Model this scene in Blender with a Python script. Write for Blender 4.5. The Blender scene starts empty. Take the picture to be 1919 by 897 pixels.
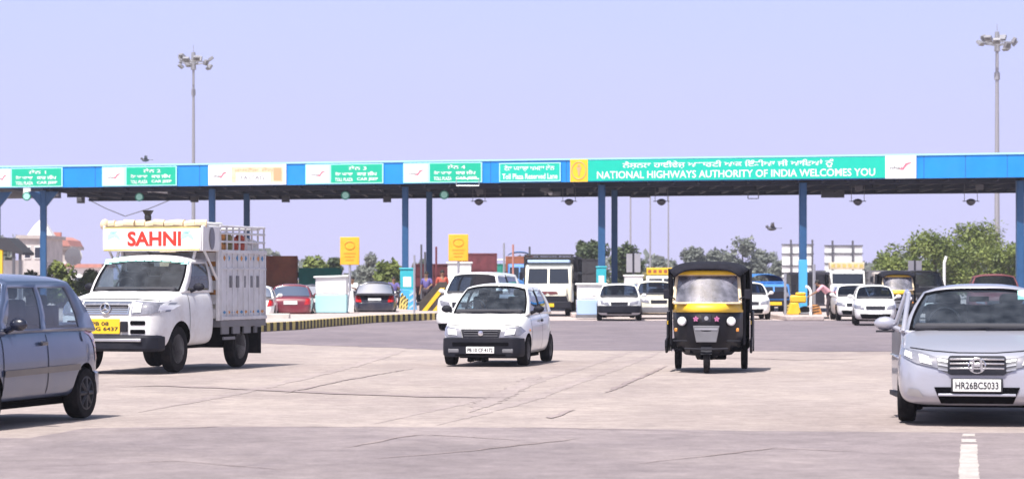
import bpy, bmesh, math, random
from mathutils import Vector, Matrix, geometry
from mathutils.bvhtree import BVHTree
R = math.radians
random.seed(7)
S = bpy.context.scene
COL = S.collection

# ------------------------------------------------------------------ camera
F, HOR, EYE = 5000.0, 522.0, 1.53          # focal length and horizon row in photo pixels, eye height in m
cd = bpy.data.cameras.new('camera'); cam = bpy.data.objects.new('camera', cd); COL.objects.link(cam)
cd.sensor_width = 36; cd.lens = 36*F/1919; cd.clip_end = 6000
cd.shift_y = (HOR-448.5)/1919
cam.location = (0, 0, EYE); cam.rotation_euler = (R(90), 0, 0)
cd.dof.use_dof = True; cd.dof.focus_distance = 42; cd.dof.aperture_fstop = 3.6
S.camera = cam
# ------------------------------------------------------------------ sky and sun
SUN = Vector((-0.21, -0.44, 0.875)).normalized()   # direction towards the sun
el = math.asin(SUN.z); az = math.atan2(SUN.x, SUN.y)
W = bpy.data.worlds.new('World'); S.world = W; W.use_nodes = True
nt = W.node_tree; bg = nt.nodes['Background']
sky = nt.nodes.new('ShaderNodeTexSky'); sky.sky_type = 'NISHITA'; sky.sun_disc = False
sky.sun_elevation = el; sky.sun_rotation = az; sky.dust_density = 4.0; sky.ozone_density = 3.0; sky.air_density = 1.0
mx = nt.nodes.new('ShaderNodeMix'); mx.data_type = 'RGBA'; 
tcw = nt.nodes.new('ShaderNodeTexCoord'); sx = nt.nodes.new('ShaderNodeSeparateXYZ'); mrw = nt.nodes.new('ShaderNodeMapRange')   # pale haze near the horizon, clear deeper sky above
nt.links.new(tcw.outputs['Generated'], sx.inputs[0]); nt.links.new(sx.outputs[2], mrw.inputs[0]); nt.links.new(mrw.outputs[0], mx.inputs[0])
mrw.inputs[1].default_value = .12; mrw.inputs[2].default_value = .34; mrw.inputs[3].default_value = .85; mrw.inputs[4].default_value = .0
nt.links.new(sky.outputs[0], mx.inputs[6]); mx.inputs[7].default_value = (5.75, 5.6, 8.9, 1)
hz_ = nt.nodes.new('ShaderNodeMix'); hz_.data_type = 'RGBA'; mr2 = nt.nodes.new('ShaderNodeMapRange'); nt.links.new(sx.outputs[2], mr2.inputs[0]); mr2.inputs[1].default_value = .0; mr2.inputs[2].default_value = .12
nz = nt.nodes.new('ShaderNodeTexNoise'); nz.inputs['Scale'].default_value = 2.2; nz.inputs['Detail'].default_value = 5; mpw = nt.nodes.new('ShaderNodeMapping'); mpw.inputs['Scale'].default_value = (1, 1, 5); nt.links.new(tcw.outputs['Generated'], mpw.inputs[0]); nt.links.new(mpw.outputs[0], nz.inputs[0])
ad = nt.nodes.new('ShaderNodeMath'); ad.operation = 'MULTIPLY_ADD'; nt.links.new(nz.outputs[0], ad.inputs[0]); ad.inputs[1].default_value = .7; ad.inputs[2].default_value = -.35; ad2 = nt.nodes.new('ShaderNodeMath'); ad2.operation = 'ADD'; ad2.use_clamp = True; nt.links.new(ad.outputs[0], ad2.inputs[0]); nt.links.new(mr2.outputs[0], ad2.inputs[1])
nt.links.new(ad2.outputs[0], hz_.inputs[0]); hz_.inputs[6].default_value = (6.35, 6.15, 9.3, 1); hz_.inputs[7].default_value = (5.15, 5.7, 9.6, 1); nt.links.new(hz_.outputs[2], mx.inputs[7])
nt.links.new(mx.outputs[2], bg.inputs[0]); bg.inputs[1].default_value = 0.10
sl = bpy.data.lights.new('sun', 'SUN'); so = bpy.data.objects.new('sun', sl); COL.objects.link(so)
sl.energy = 5.0; sl.angle = R(0.5); sl.color = (1.0, 0.955, 0.90)
so.rotation_euler = SUN.to_track_quat('Z', 'Y').to_euler(); so.location = (-20, -10, 60)
S.view_settings.view_transform = 'Standard'; S.view_settings.look = 'None'
S.view_settings.exposure = 0.42; S.view_settings.gamma = 1
S.cycles.max_bounces = 6; S.cycles.transparent_max_bounces = 12; S.cycles.use_denoising = True
S.cycles.volume_bounces = 0; S.cycles.caustics_reflective = False; S.cycles.caustics_refractive = False

# ------------------------------------------------------------------ pixel helpers
def at(px, py, Y): return Vector(((px-960)*Y/F, Y, EYE+(HOR-py)*Y/F))
def gnd(px, py): Y = EYE*F/(py-HOR); return Vector(((px-960)*Y/F, Y, 0))
T_ = 0.295; Y0 = 124.0
def fas(px, off=0.0):          # a point of the canopy's front line seen at column px
    k = (px-960)/F; Y = (Y0+off)/(1+T_*k); return Vector((k*Y, Y, 0))

# ------------------------------------------------------------------ materials
def mat(name, col, rough=0.6, metal=0.0, var=0.0, scale=4.0, coat=0.0, bump=0.0, dirt=None, dirt_amt=0.0, dscale=2.0, spec=0.5):
    m = bpy.data.materials.new(name); m.use_nodes = True; n = m.node_tree; b = n.nodes['Principled BSDF']
    b.inputs['Base Color'].default_value = (*col, 1); b.inputs['Roughness'].default_value = rough
    b.inputs['Metallic'].default_value = metal; b.inputs['Coat Weight'].default_value = coat
    b.inputs['Coat Roughness'].default_value = 0.06; b.inputs['Specular IOR Level'].default_value = spec
    src = None
    if var or bump or dirt_amt:
        tc = n.nodes.new('ShaderNodeTexCoord'); no = n.nodes.new('ShaderNodeTexNoise')
        no.inputs['Scale'].default_value = scale; no.inputs['Detail'].default_value = 6; no.inputs['Roughness'].default_value = 0.65
        n.links.new(tc.outputs['Object'], no.inputs['Vector'])
    if var:
        mr = n.nodes.new('ShaderNodeMapRange'); mr.inputs[1].default_value = .3; mr.inputs[2].default_value = .7
        mr.inputs[3].default_value = 1-var; mr.inputs[4].default_value = 1+var
        n.links.new(no.outputs[0], mr.inputs[0])
        mm = n.nodes.new('ShaderNodeMix'); mm.data_type = 'RGBA'; mm.blend_type = 'MULTIPLY'; mm.inputs[0].default_value = 1
        mm.inputs[6].default_value = (*col, 1); n.links.new(mr.outputs[0], mm.inputs[7]); src = mm.outputs[2]
    if dirt_amt:
        n2 = n.nodes.new('ShaderNodeTexNoise'); n2.inputs['Scale'].default_value = dscale; n2.inputs['Detail'].default_value = 8
        n2.inputs['Roughness'].default_value = .7
        n.links.new(tc.outputs['Object'], n2.inputs['Vector'])
        r2 = n.nodes.new('ShaderNodeMapRange'); r2.inputs[1].default_value = .45; r2.inputs[2].default_value = .75
        r2.inputs[4].default_value = dirt_amt; n.links.new(n2.outputs[0], r2.inputs[0])
        m2 = n.nodes.new('ShaderNodeMix'); m2.data_type = 'RGBA'; n.links.new(r2.outputs[0], m2.inputs[0])
        if src: n.links.new(src, m2.inputs[6])
        else: m2.inputs[6].default_value = (*col, 1)
        m2.inputs[7].default_value = (*dirt, 1); src = m2.outputs[2]
    if src: n.links.new(src, b.inputs['Base Color'])
    if bump:
        bp = n.nodes.new('ShaderNodeBump'); bp.inputs['Strength'].default_value = bump; bp.inputs['Distance'].default_value = .02
        n.links.new(no.outputs[0], bp.inputs['Height']); n.links.new(bp.outputs[0], b.inputs['Normal'])
    return m
def glass(name, tint, refl=1.0, ior=1.6):
    m = bpy.data.materials.new(name); m.use_nodes = True; n = m.node_tree
    for x in list(n.nodes): n.nodes.remove(x)
    o = n.nodes.new('ShaderNodeOutputMaterial'); t = n.nodes.new('ShaderNodeBsdfTransparent'); g = n.nodes.new('ShaderNodeBsdfGlossy')
    t.inputs[0].default_value = (*tint, 1); g.inputs['Roughness'].default_value = .03; g.inputs[0].default_value = (refl, refl, refl, 1)
    fr = n.nodes.new('ShaderNodeFresnel'); fr.inputs[0].default_value = ior
    mi = n.nodes.new('ShaderNodeMixShader'); n.links.new(fr.outputs[0], mi.inputs[0]); n.links.new(t.outputs[0], mi.inputs[1])
    n.links.new(g.outputs[0], mi.inputs[2]); n.links.new(mi.outputs[0], o.inputs[0]); return m
def pale_patches(m, col, f):
    n = m.node_tree; o = [x for x in n.nodes if x.type == 'OUTPUT_MATERIAL'][0]; src = o.inputs[0].links[0].from_socket; d = n.nodes.new('ShaderNodeBsdfDiffuse'); d.inputs[0].default_value = (*col, 1)
    tc = n.nodes.new('ShaderNodeTexCoord'); no = n.nodes.new('ShaderNodeTexNoise'); no.inputs['Scale'].default_value = 5; n.links.new(tc.outputs['Object'], no.inputs[0]); r = n.nodes.new('ShaderNodeMapRange'); r.inputs[1].default_value = .35; r.inputs[2].default_value = .7; r.inputs[3].default_value = f*.4; r.inputs[4].default_value = f*1.7; n.links.new(no.outputs[0], r.inputs[0])
    s = n.nodes.new('ShaderNodeMixShader'); n.links.new(r.outputs[0], s.inputs[0]); n.links.new(src, s.inputs[1]); n.links.new(d.outputs[0], s.inputs[2]); n.links.new(s.outputs[0], o.inputs[0])
DUST = (.38, .31, .26)
M = {}
def dm(k, *a, **kw): M[k] = mat(k, *a, **kw)
dm('white_paint', (.80, .80, .79), .3, coat=.6, dirt=DUST, dirt_amt=.25, dscale=1.5)
dm('white_old', (.74, .74, .76), .45, var=.05, dirt=DUST, dirt_amt=.45, dscale=2.2)
dm('cream_paint', (.78, .75, .62), .35, coat=.4, dirt=DUST, dirt_amt=.3, dscale=2)
dm('silver_paint', (.43, .435, .51), .30, metal=.3, coat=.8, dirt=DUST, dirt_amt=.12)
dm('blue_paint', (.075, .105, .19), .28, metal=.25, coat=.7, dirt=DUST, dirt_amt=.12, dscale=1.2)
dm('red_paint', (.17, .012, .03), .3, coat=.7, dirt=DUST, dirt_amt=.15)
dm('dark_paint', (.010, .012, .028), .3, coat=.7, dirt=DUST, dirt_amt=.12)
dm('black_paint', (.006, .006, .011), .5, coat=.04, spec=.18, dirt=DUST, dirt_amt=.03, dscale=3)
dm('yellow_paint', (.80, .50, .02), .45, var=.06, dirt=DUST, dirt_amt=.2)
dm('board_mark', (.74, .33, .02), .5)
dm('orange_board', (.85, .43, .02), .5, var=.08, scale=3, dirt=(.9, .62, .1), dirt_amt=.5)
dm('black_plastic', (.013, .014, .023), .6, var=.1, spec=.2, dirt=DUST, dirt_amt=.03)
dm('grey_plastic', (.16, .16, .18), .55, var=.1)
dm('dark_well', (.004, .004, .006), .95, spec=.05)
dm('rubber', (.009, .009, .012), .9, var=.15, spec=.15, dirt=DUST, dirt_amt=.06, dscale=5)
dm('chrome', (.75, .75, .78), .15, metal=1.0)
dm('steel', (.5, .5, .53), .35, metal=.7, var=.08)
dm('rim_dark', (.035, .035, .042), .5, spec=.3)
dm('rim_steel', (.35, .35, .37), .4, metal=.6)
dm('lamp_glass', (.22, .22, .26), .10, coat=1.0, var=.25, scale=14)
dm('lamp_lens', (.85, .85, .88), .1, coat=1.0)
dm('rail_shaded', (.62, .62, .66), .5, var=.10, dirt=DUST, dirt_amt=.45, dscale=2.6)  # white cargo side greyed: its shade is put into the colour
dm('lamp_amber', (.75, .28, .04), .15, coat=1.0)
dm('lamp_red', (.45, .01, .01), .15, coat=1.0)
dm('plate_white', (.82, .82, .82), .5)
dm('plate_yellow', (.85, .52, .02), .5)
dm('ink', (.02, .02, .025), .6)
dm('ink_red', (.62, .035, .02), .5)
dm('seat_fabric', (.05, .055, .075), .85, var=.1)
dm('interior', (.045, .045, .055), .8)
dm('black_window', (.012, .016, .028), .05, coat=1.0)
M['glass'] = glass('glass', (.62, .72, .78)); M['glass_bright'] = glass('glass_bright', (.6, .62, .72), ior=2.2); pale_patches(M['glass_bright'], (.55, .54, .66), .24); pale_patches(M['glass'], (.45, .5, .58), .05); M['glass_dark'] = glass('glass_dark', (.22, .27, .36))  # glass_bright: reflected sky and backlight put in as pale diffuse patches
dm('canvas', (.014, .014, .022), .85, spec=.2, var=.25, scale=8, bump=.3)
dm('rust_red', (.38, .11, .05), .7, var=.3, scale=1.2, dirt=(.45, .2, .08), dirt_amt=.5, dscale=.8)
dm('maroon', (.14, .03, .04), .6, var=.3, scale=2)
dm('truck_blue', (.05, .20, .52), .45, var=.2, scale=2)
dm('teal', (.03, .42, .50), .45, var=.08, coat=.2)
dm('canopy_blue', (.006, .24, .74), .4, var=.10, scale=.6, dirt=(.05, .30, .62), dirt_amt=.35, dscale=.5)
dm('column_blue', (.018, .085, .21), .45, var=.1)
dm('column_light', (.07, .40, .78), .45, var=.06)
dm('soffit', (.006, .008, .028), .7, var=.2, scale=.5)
dm('canopy_white', (.36, .66, .74), .5)
dm('seam_blue', (.01, .10, .32), .6)
dm('mast_lamp', (.26, .26, .29), .5)
dm('visor_yellow', (.62, .46, .16), .6)
dm('sign_green', (.0, .44, .27), .45, var=.04)
dm('sign_teal', (.0, .50, .37), .45, var=.04)
dm('sign_white', (.86, .86, .86), .45)
dm('sign_mint', (.42, .88, .78), .45)
dm('sign_salmon', (.80, .36, .20), .5)
dm('sign_pink', (.62, .18, .25), .5)
dm('concrete', (.50, .47, .44), .9, var=.12, scale=3, bump=.3)
dm('kerb_yellow', (.62, .50, .16), .8, var=.25, scale=5)
dm('kerb_black', (.05, .04, .035), .8, var=.3, scale=5)
dm('booth_white', (.80, .81, .80), .55, dirt=DUST, dirt_amt=.15)
dm('booth_aqua', (.42, .72, .74), .55)
dm('booth_blue', (.40, .55, .78), .55)
dm('bark', (.10, .075, .055), .9, var=.3, scale=6)
dm('mast', (.33, .32, .35), .5, metal=.3)
dm('lamp_metal', (.10, .10, .12), .5)
dm('brick', (.50, .46, .45), .85, var=.2, scale=1)
dm('plaster', (.45, .40, .38), .85, var=.2, scale=.8)
dm('plaster_white', (.78, .76, .75), .8)
dm('roof_red', (.48, .22, .19), .8, var=.15)
dm('roof_dark', (.04, .04, .05), .8)
dm('goods_orange', (.62, .28, .09), .8, var=.35, scale=6)
dm('goods_olive', (.22, .20, .10), .8, var=.4, scale=9)
dm('goods_red', (.45, .09, .06), .8, var=.3, scale=8)
dm('tarp_cream', (.72, .58, .40), .8, var=.2, scale=5)
dm('tarp_green', (.02, .25, .19), .8, var=.15, scale=1)
dm('skin', (.27, .15, .095), .6); dm('hair', (.012, .010, .010), .7)
dm('shirt_pink', (.72, .38, .44), .8, var=.06); dm('shirt_purple', (.12, .10, .30), .8); dm('shirt_blue', (.45, .62, .75), .8)
dm('shirt_white', (.75, .75, .75), .8); dm('trousers', (.035, .025, .035), .85); dm('shirt_khaki', (.30, .24, .14), .85)
dm('decor_blue', (.05, .22, .45), .5); dm('decor_pink', (.50, .16, .33), .5)
def leafmat(name, a, b):
    m = mat(name, a, .6); n = m.node_tree; bs = n.nodes['Principled BSDF']
    tc = n.nodes.new('ShaderNodeNewGeometry'); no = n.nodes.new('ShaderNodeTexNoise'); no.inputs['Scale'].default_value = .9; no.inputs['Detail'].default_value = 5
    n.links.new(tc.outputs['Position'], no.inputs['Vector'])
    r = n.nodes.new('ShaderNodeMapRange'); r.inputs[1].default_value = .35; r.inputs[2].default_value = .65; n.links.new(no.outputs[0], r.inputs[0])
    x = n.nodes.new('ShaderNodeMix'); x.data_type = 'RGBA'; n.links.new(r.outputs[0], x.inputs[0]); x.inputs[6].default_value = (*a, 1); x.inputs[7].default_value = (*b, 1)
    n.links.new(x.outputs[2], bs.inputs['Base Color'])
    tr = n.nodes.new('ShaderNodeBsdfTranslucent'); n.links.new(x.outputs[2], tr.inputs[0]); ms = n.nodes.new('ShaderNodeMixShader'); ms.inputs[0].default_value = .3
    o = n.nodes['Material Output']; n.links.new(bs.outputs[0], ms.inputs[1]); n.links.new(tr.outputs[0], ms.inputs[2]); n.links.new(ms.outputs[0], o.inputs[0])
    M[name] = m
leafmat('leaf_olive', (.10, .14, .03), (.26, .31, .08)); leafmat('leaf_hazed', (.17, .19, .17), (.25, .27, .23)); leafmat('leaf_dark', (.05, .08, .035), (.11, .14, .06))  # grey leaves of the far trees carry the distance haze in their colour

# ------------------------------------------------------------------ mesh helpers
def V(*a): return Vector(a)
class MB:
    def __init__(s): s.bm = bmesh.new()
    def box(s, c, d, rot=None, mi=0, taper=1.0):
        c = Vector(c); hx, hy, hz = d[0]/2, d[1]/2, d[2]/2; vs = []
        for z in (-hz, hz):
            t = taper if z > 0 else 1
            for x, y in ((-hx, -hy), (hx, -hy), (hx, hy), (-hx, hy)):
                p = Vector((x*t, y*t, z)); p = rot @ p if rot else p; vs.append(s.bm.verts.new(c+p))
        for f in ((3, 2, 1, 0), (4, 5, 6, 7), (0, 1, 5, 4), (1, 2, 6, 5), (2, 3, 7, 6), (3, 0, 4, 7)):
            s.bm.faces.new([vs[i] for i in f]).material_index = mi
        return s
    def tube(s, p0, p1, r0, r1=None, n=10, mi=0, cap=True):
        p0, p1 = Vector(p0), Vector(p1); r1 = r0 if r1 is None else r1; d = (p1-p0)
        if d.length < 1e-6: return s
        q = d.to_track_quat('Z', 'Y'); a = []; b = []
        for i in range(n):
            t = 2*math.pi*i/n; e = q @ Vector((math.cos(t), math.sin(t), 0)); a.append(s.bm.verts.new(p0+e*r0)); b.append(s.bm.verts.new(p1+e*r1))
        for i in range(n):
            j = (i+1) % n; s.bm.faces.new((a[i], a[j], b[j], b[i])).material_index = mi
        if cap: s.bm.faces.new(a[::-1]).material_index = mi; s.bm.faces.new(b).material_index = mi
        return s
    def path(s, pts, r, n=8, mi=0):
        for i in range(len(pts)-1): s.tube(pts[i], pts[i+1], r, r, n, mi)
        return s
    def lathe(s, prof, c, axis='y', n=28, mi=0):      # prof: (radius, offset along axis)
        c = Vector(c); rings = []
        for r, o in prof:
            ring = []
            for i in range(n):
                t = 2*math.pi*i/n; a, b = r*math.cos(t), r*math.sin(t)
                p = {'y': Vector((a, o, b)), 'z': Vector((a, b, o)), 'x': Vector((o, a, b))}[axis]
                ring.append(s.bm.verts.new(c+p))
            rings.append(ring)
        for k in range(len(rings)-1):
            for i in range(n):
                j = (i+1) % n; s.bm.faces.new((rings[k][i], rings[k][j], rings[k+1][j], rings[k+1][i])).material_index = mi
        for rg in (rings[0], rings[-1]):
            if (rg[0].co-rg[n//2].co).length > 1e-4:
                try: s.bm.faces.new(rg).material_index = mi
                except ValueError: pass
        return s
    def sphere(s, c, r, mi=0, sub=2, sc=(1, 1, 1)):
        g = bmesh.ops.create_icosphere(s.bm, subdivisions=sub, radius=r)
        for v in g['verts']: v.co = Vector((v.co.x*sc[0], v.co.y*sc[1], v.co.z*sc[2]))+Vector(c)
        for f in {f for v in g['verts'] for f in v.link_faces}: f.material_index = mi
        return s
    def prism(s, poly, o, ux, uy, th, mi=0):   # poly in (u,v), plane at o spanned by ux, uy, thickness along ux x uy
        o, ux, uy = Vector(o), Vector(ux), Vector(uy); nn = ux.cross(uy).normalized()
        a = [s.bm.verts.new(o+ux*p[0]+uy*p[1]) for p in poly]; b = [s.bm.verts.new(o+ux*p[0]+uy*p[1]+nn*th) for p in poly]
        s.bm.faces.new(a[::-1]).material_index = mi; s.bm.faces.new(b).material_index = mi
        k = len(poly)
        for i in range(k):
            j = (i+1) % k; s.bm.faces.new((a[i], a[j], b[j], b[i])).material_index = mi
        return s
    def grid(s, rows, mi=0, close=False):
        vv = [[s.bm.verts.new(p) for p in r] for r in rows]
        for i in range(len(vv)-1):
            for j in range(len(vv[i])-1):
                s.bm.faces.new((vv[i][j], vv[i][j+1], vv[i+1][j+1], vv[i+1][j])).material_index = mi
        return s
    def obj(s, name, mats, parent=None, loc=(0, 0, 0), rotz=0, angle=35, bevel=0, weld=False, recalc=True):
        if weld: bmesh.ops.remove_doubles(s.bm, verts=s.bm.verts, dist=1e-4)
        if recalc: bmesh.ops.recalc_face_normals(s.bm, faces=s.bm.faces)
        me = bpy.data.meshes.new(name); s.bm.to_mesh(me); s.bm.free()
        if not isinstance(mats, (list, tuple)): mats = [mats]
        for m in mats: me.materials.append(M[m] if isinstance(m, str) else m)
        me.polygons.foreach_set('use_smooth', [True]*len(me.polygons)); me.set_sharp_from_angle(angle=R(angle))
        o = bpy.data.objects.new(name, me); COL.objects.link(o); o.parent = parent; o.location = loc; o.rotation_euler = (0, 0, rotz)
        if bevel:
            b = o.modifiers.new('b', 'BEVEL'); b.width = bevel; b.segments = 2; b.limit_method = 'ANGLE'; b.angle_limit = R(40)
        return o
def tag(o, label, cat, group=None, kind=None):
    o['label'] = label; o['category'] = cat
    if group: o['group'] = group
    if kind: o['kind'] = kind
    return o
def struct(o): o['kind'] = 'structure'; return o
def root(name, label, cat, loc=(0, 0, 0), rotz=0, group=None):
    e = bpy.data.objects.new(name, None); COL.objects.link(e); e.location = loc; e.rotation_euler = (0, 0, rotz); e.empty_display_size = .2
    return tag(e, label, cat, group)
def copy_tree(o, parent=None):
    c = o.copy(); COL.objects.link(c); c.parent = parent
    for ch in [x for x in KIDS.get(o.name, [])] if False else list(o.children): copy_tree(ch, c)
    return c
def bake(o):
    bpy.context.view_layer.update()
    dg = bpy.context.evaluated_depsgraph_get(); dg.update(); me = bpy.data.meshes.new_from_object(o.evaluated_get(dg)); o.modifiers.clear(); o.data = me; return o
def text(name, s, m, parent, o, ux, uy, w, h, th=.004, bold=0.0, shear=0.0):
    """lettering fitted into a w x h box whose lower left corner is o"""
    c = bpy.data.curves.new('t', 'FONT'); c.body = s; c.size = 1; c.offset = bold; c.shear = shear; c.resolution_u = 3
    t = bpy.data.objects.new('t', c); COL.objects.link(t); dg = bpy.context.evaluated_depsgraph_get(); dg.update()
    me = bpy.data.meshes.new_from_object(t.evaluated_get(dg)); bpy.data.objects.remove(t)
    xs = [v.co.x for v in me.vertices]; ys = [v.co.y for v in me.vertices]
    x0, x1, y0, y1 = min(xs), max(xs), min(ys), max(ys); o, ux, uy = Vector(o), Vector(ux).normalized(), Vector(uy).normalized(); nn = ux.cross(uy)
    for v in me.vertices: v.co = o+ux*((v.co.x-x0)/(x1-x0)*w)+uy*((v.co.y-y0)/(y1-y0)*h)+nn*th
    me.materials.clear(); me.materials.append(M[m]); me.name = name
    q = bpy.data.objects.new(name, me); COL.objects.link(q); q.parent = parent; return q
def lerp(a, b, t): return a+(b-a)*t
def interp(tab, x):
    if x <= tab[0][0]: return tab[0][1]
    for (x0, y0), (x1, y1) in zip(tab, tab[1:]):
        if x <= x1: return lerp(y0, y1, (x-x0)/(x1-x0))
    return tab[-1][1]
def shell(me):     # BVH of an evaluated mesh
    return BVHTree.FromPolygons([v.co.copy() for v in me.vertices], [list(p.vertices) for p in me.polygons])
def project(bvh, poly, mode, name, m, parent, off=.006, side=1, maxe=.06, depth=.012, x0=6):
    """a panel whose outline is drawn in front view (y,z) [mode front/rear] or side view (x,z) [mode side], laid onto the body"""
    bm = bmesh.new(); tri = geometry.tessellate_polygon([[Vector((p[0], p[1], 0)) for p in poly]])
    vs = [bm.verts.new((p[0], p[1], 0)) for p in poly]
    for t in tri:
        try: bm.faces.new([vs[i] for i in t])
        except ValueError: pass
    for _ in range(5):
        ed = [e for e in bm.edges if e.calc_length() > maxe]
        if not ed: break
        bmesh.ops.subdivide_edges(bm, edges=ed, cuts=1); bmesh.ops.triangulate(bm, faces=bm.faces)
    last = None; miss = []
    for v in bm.verts:
        a, b = v.co.x, v.co.y
        if mode == 'front': o, d = Vector((x0, a, b)), Vector((-1, 0, 0))
        elif mode == 'rear': o, d = Vector((-x0, a, b)), Vector((1, 0, 0))
        else: o, d = Vector((a, side*4, b)), Vector((0, -side, 0))
        hit = bvh.ray_cast(o, d)
        if hit[0] is None: miss.append(v); continue
        nn = hit[1] if hit[1].dot(d) < 0 else -hit[1]
        v.co = hit[0]-d*off*.5+nn*off
    if miss: bmesh.ops.delete(bm, geom=miss, context='VERTS')
    if not bm.faces: bm.free(); return None
    q = MB(); q.bm.free(); q.bm = bm
    for f in bm.faces:
        f.normal_update()
        out = {'front': Vector((1, 0, 0)), 'rear': Vector((-1, 0, 0)), 'side': Vector((0, side, 0))}[mode]
        if f.normal.dot(out) < 0: f.normal_flip()
    return q.obj(name, m, parent, angle=50, recalc=False)
def strip(pts, w):     # closed outline of a line of width w in 2D
    L_, R_ = [], []
    for i, p in enumerate(pts):
        a = Vector(pts[max(i-1, 0)]); b = Vector(pts[min(i+1, len(pts)-1)]); d = (b-a).normalized(); nn = Vector((-d.y, d.x))*w/2
        L_.append(tuple(Vector(p)+nn)); R_.append(tuple(Vector(p)-nn))
    return L_+R_[::-1]
# ------------------------------------------------------------------ wheels
def wheel(parent, x, y, r, w=.19, side=1, rim='rim_steel', spokes=0, steer=0, n=28, plain=False):
    e = MB(); hw = w/2
    e.lathe([(r*.62, -hw*.85), (r*.80, -hw), (r*.95, -hw*.92), (r, -hw*.6), (r, hw*.6), (r*.95, hw*.92), (r*.80, hw), (r*.62, hw*.85)], (0, 0, 0), 'y', n)
    o = e.obj('wheel', 'rubber', parent, (x, y, r), R(steer))
    k = MB(); s = side
    if spokes:
        k.lathe([(r*.66, s*hw*.35), (r*.66, s*hw*.9), (r*.60, s*hw*.93), (r*.57, s*hw*.7), (r*.57, s*hw*.2)], (0, 0, 0), 'y', n)
        for i in range(spokes):
            t = 2*math.pi*i/spokes; d = Vector((math.cos(t), 0, math.sin(t)))
            k.tube(d*r*.08+V(0, s*hw*.8, 0), d*r*.62+V(0, s*hw*.75, 0), .028, .024, 6)
        k.lathe([(0.001, s*hw*.95), (r*.14, s*hw*.92), (r*.17, s*hw*.6)], (0, 0, 0), 'y', 14)
    else:
        k.lathe([(r*.63, s*hw*.85), (r*.56, s*hw*.75), (r*.50, s*hw*.35), (r*.30, s*hw*.45), (r*.24, s*hw*.75), (.001, s*hw*.8)], (0, 0, 0), 'y', n)
    k.obj('rim', rim, o)
    if not plain:
        h = MB(); h.lathe([(r*.64, -s*hw*.2), (.001, -s*hw*.2)], (0, 0, 0), 'y', 16); h.obj('brake_drum', 'dark_well', o)
    return o
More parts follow.
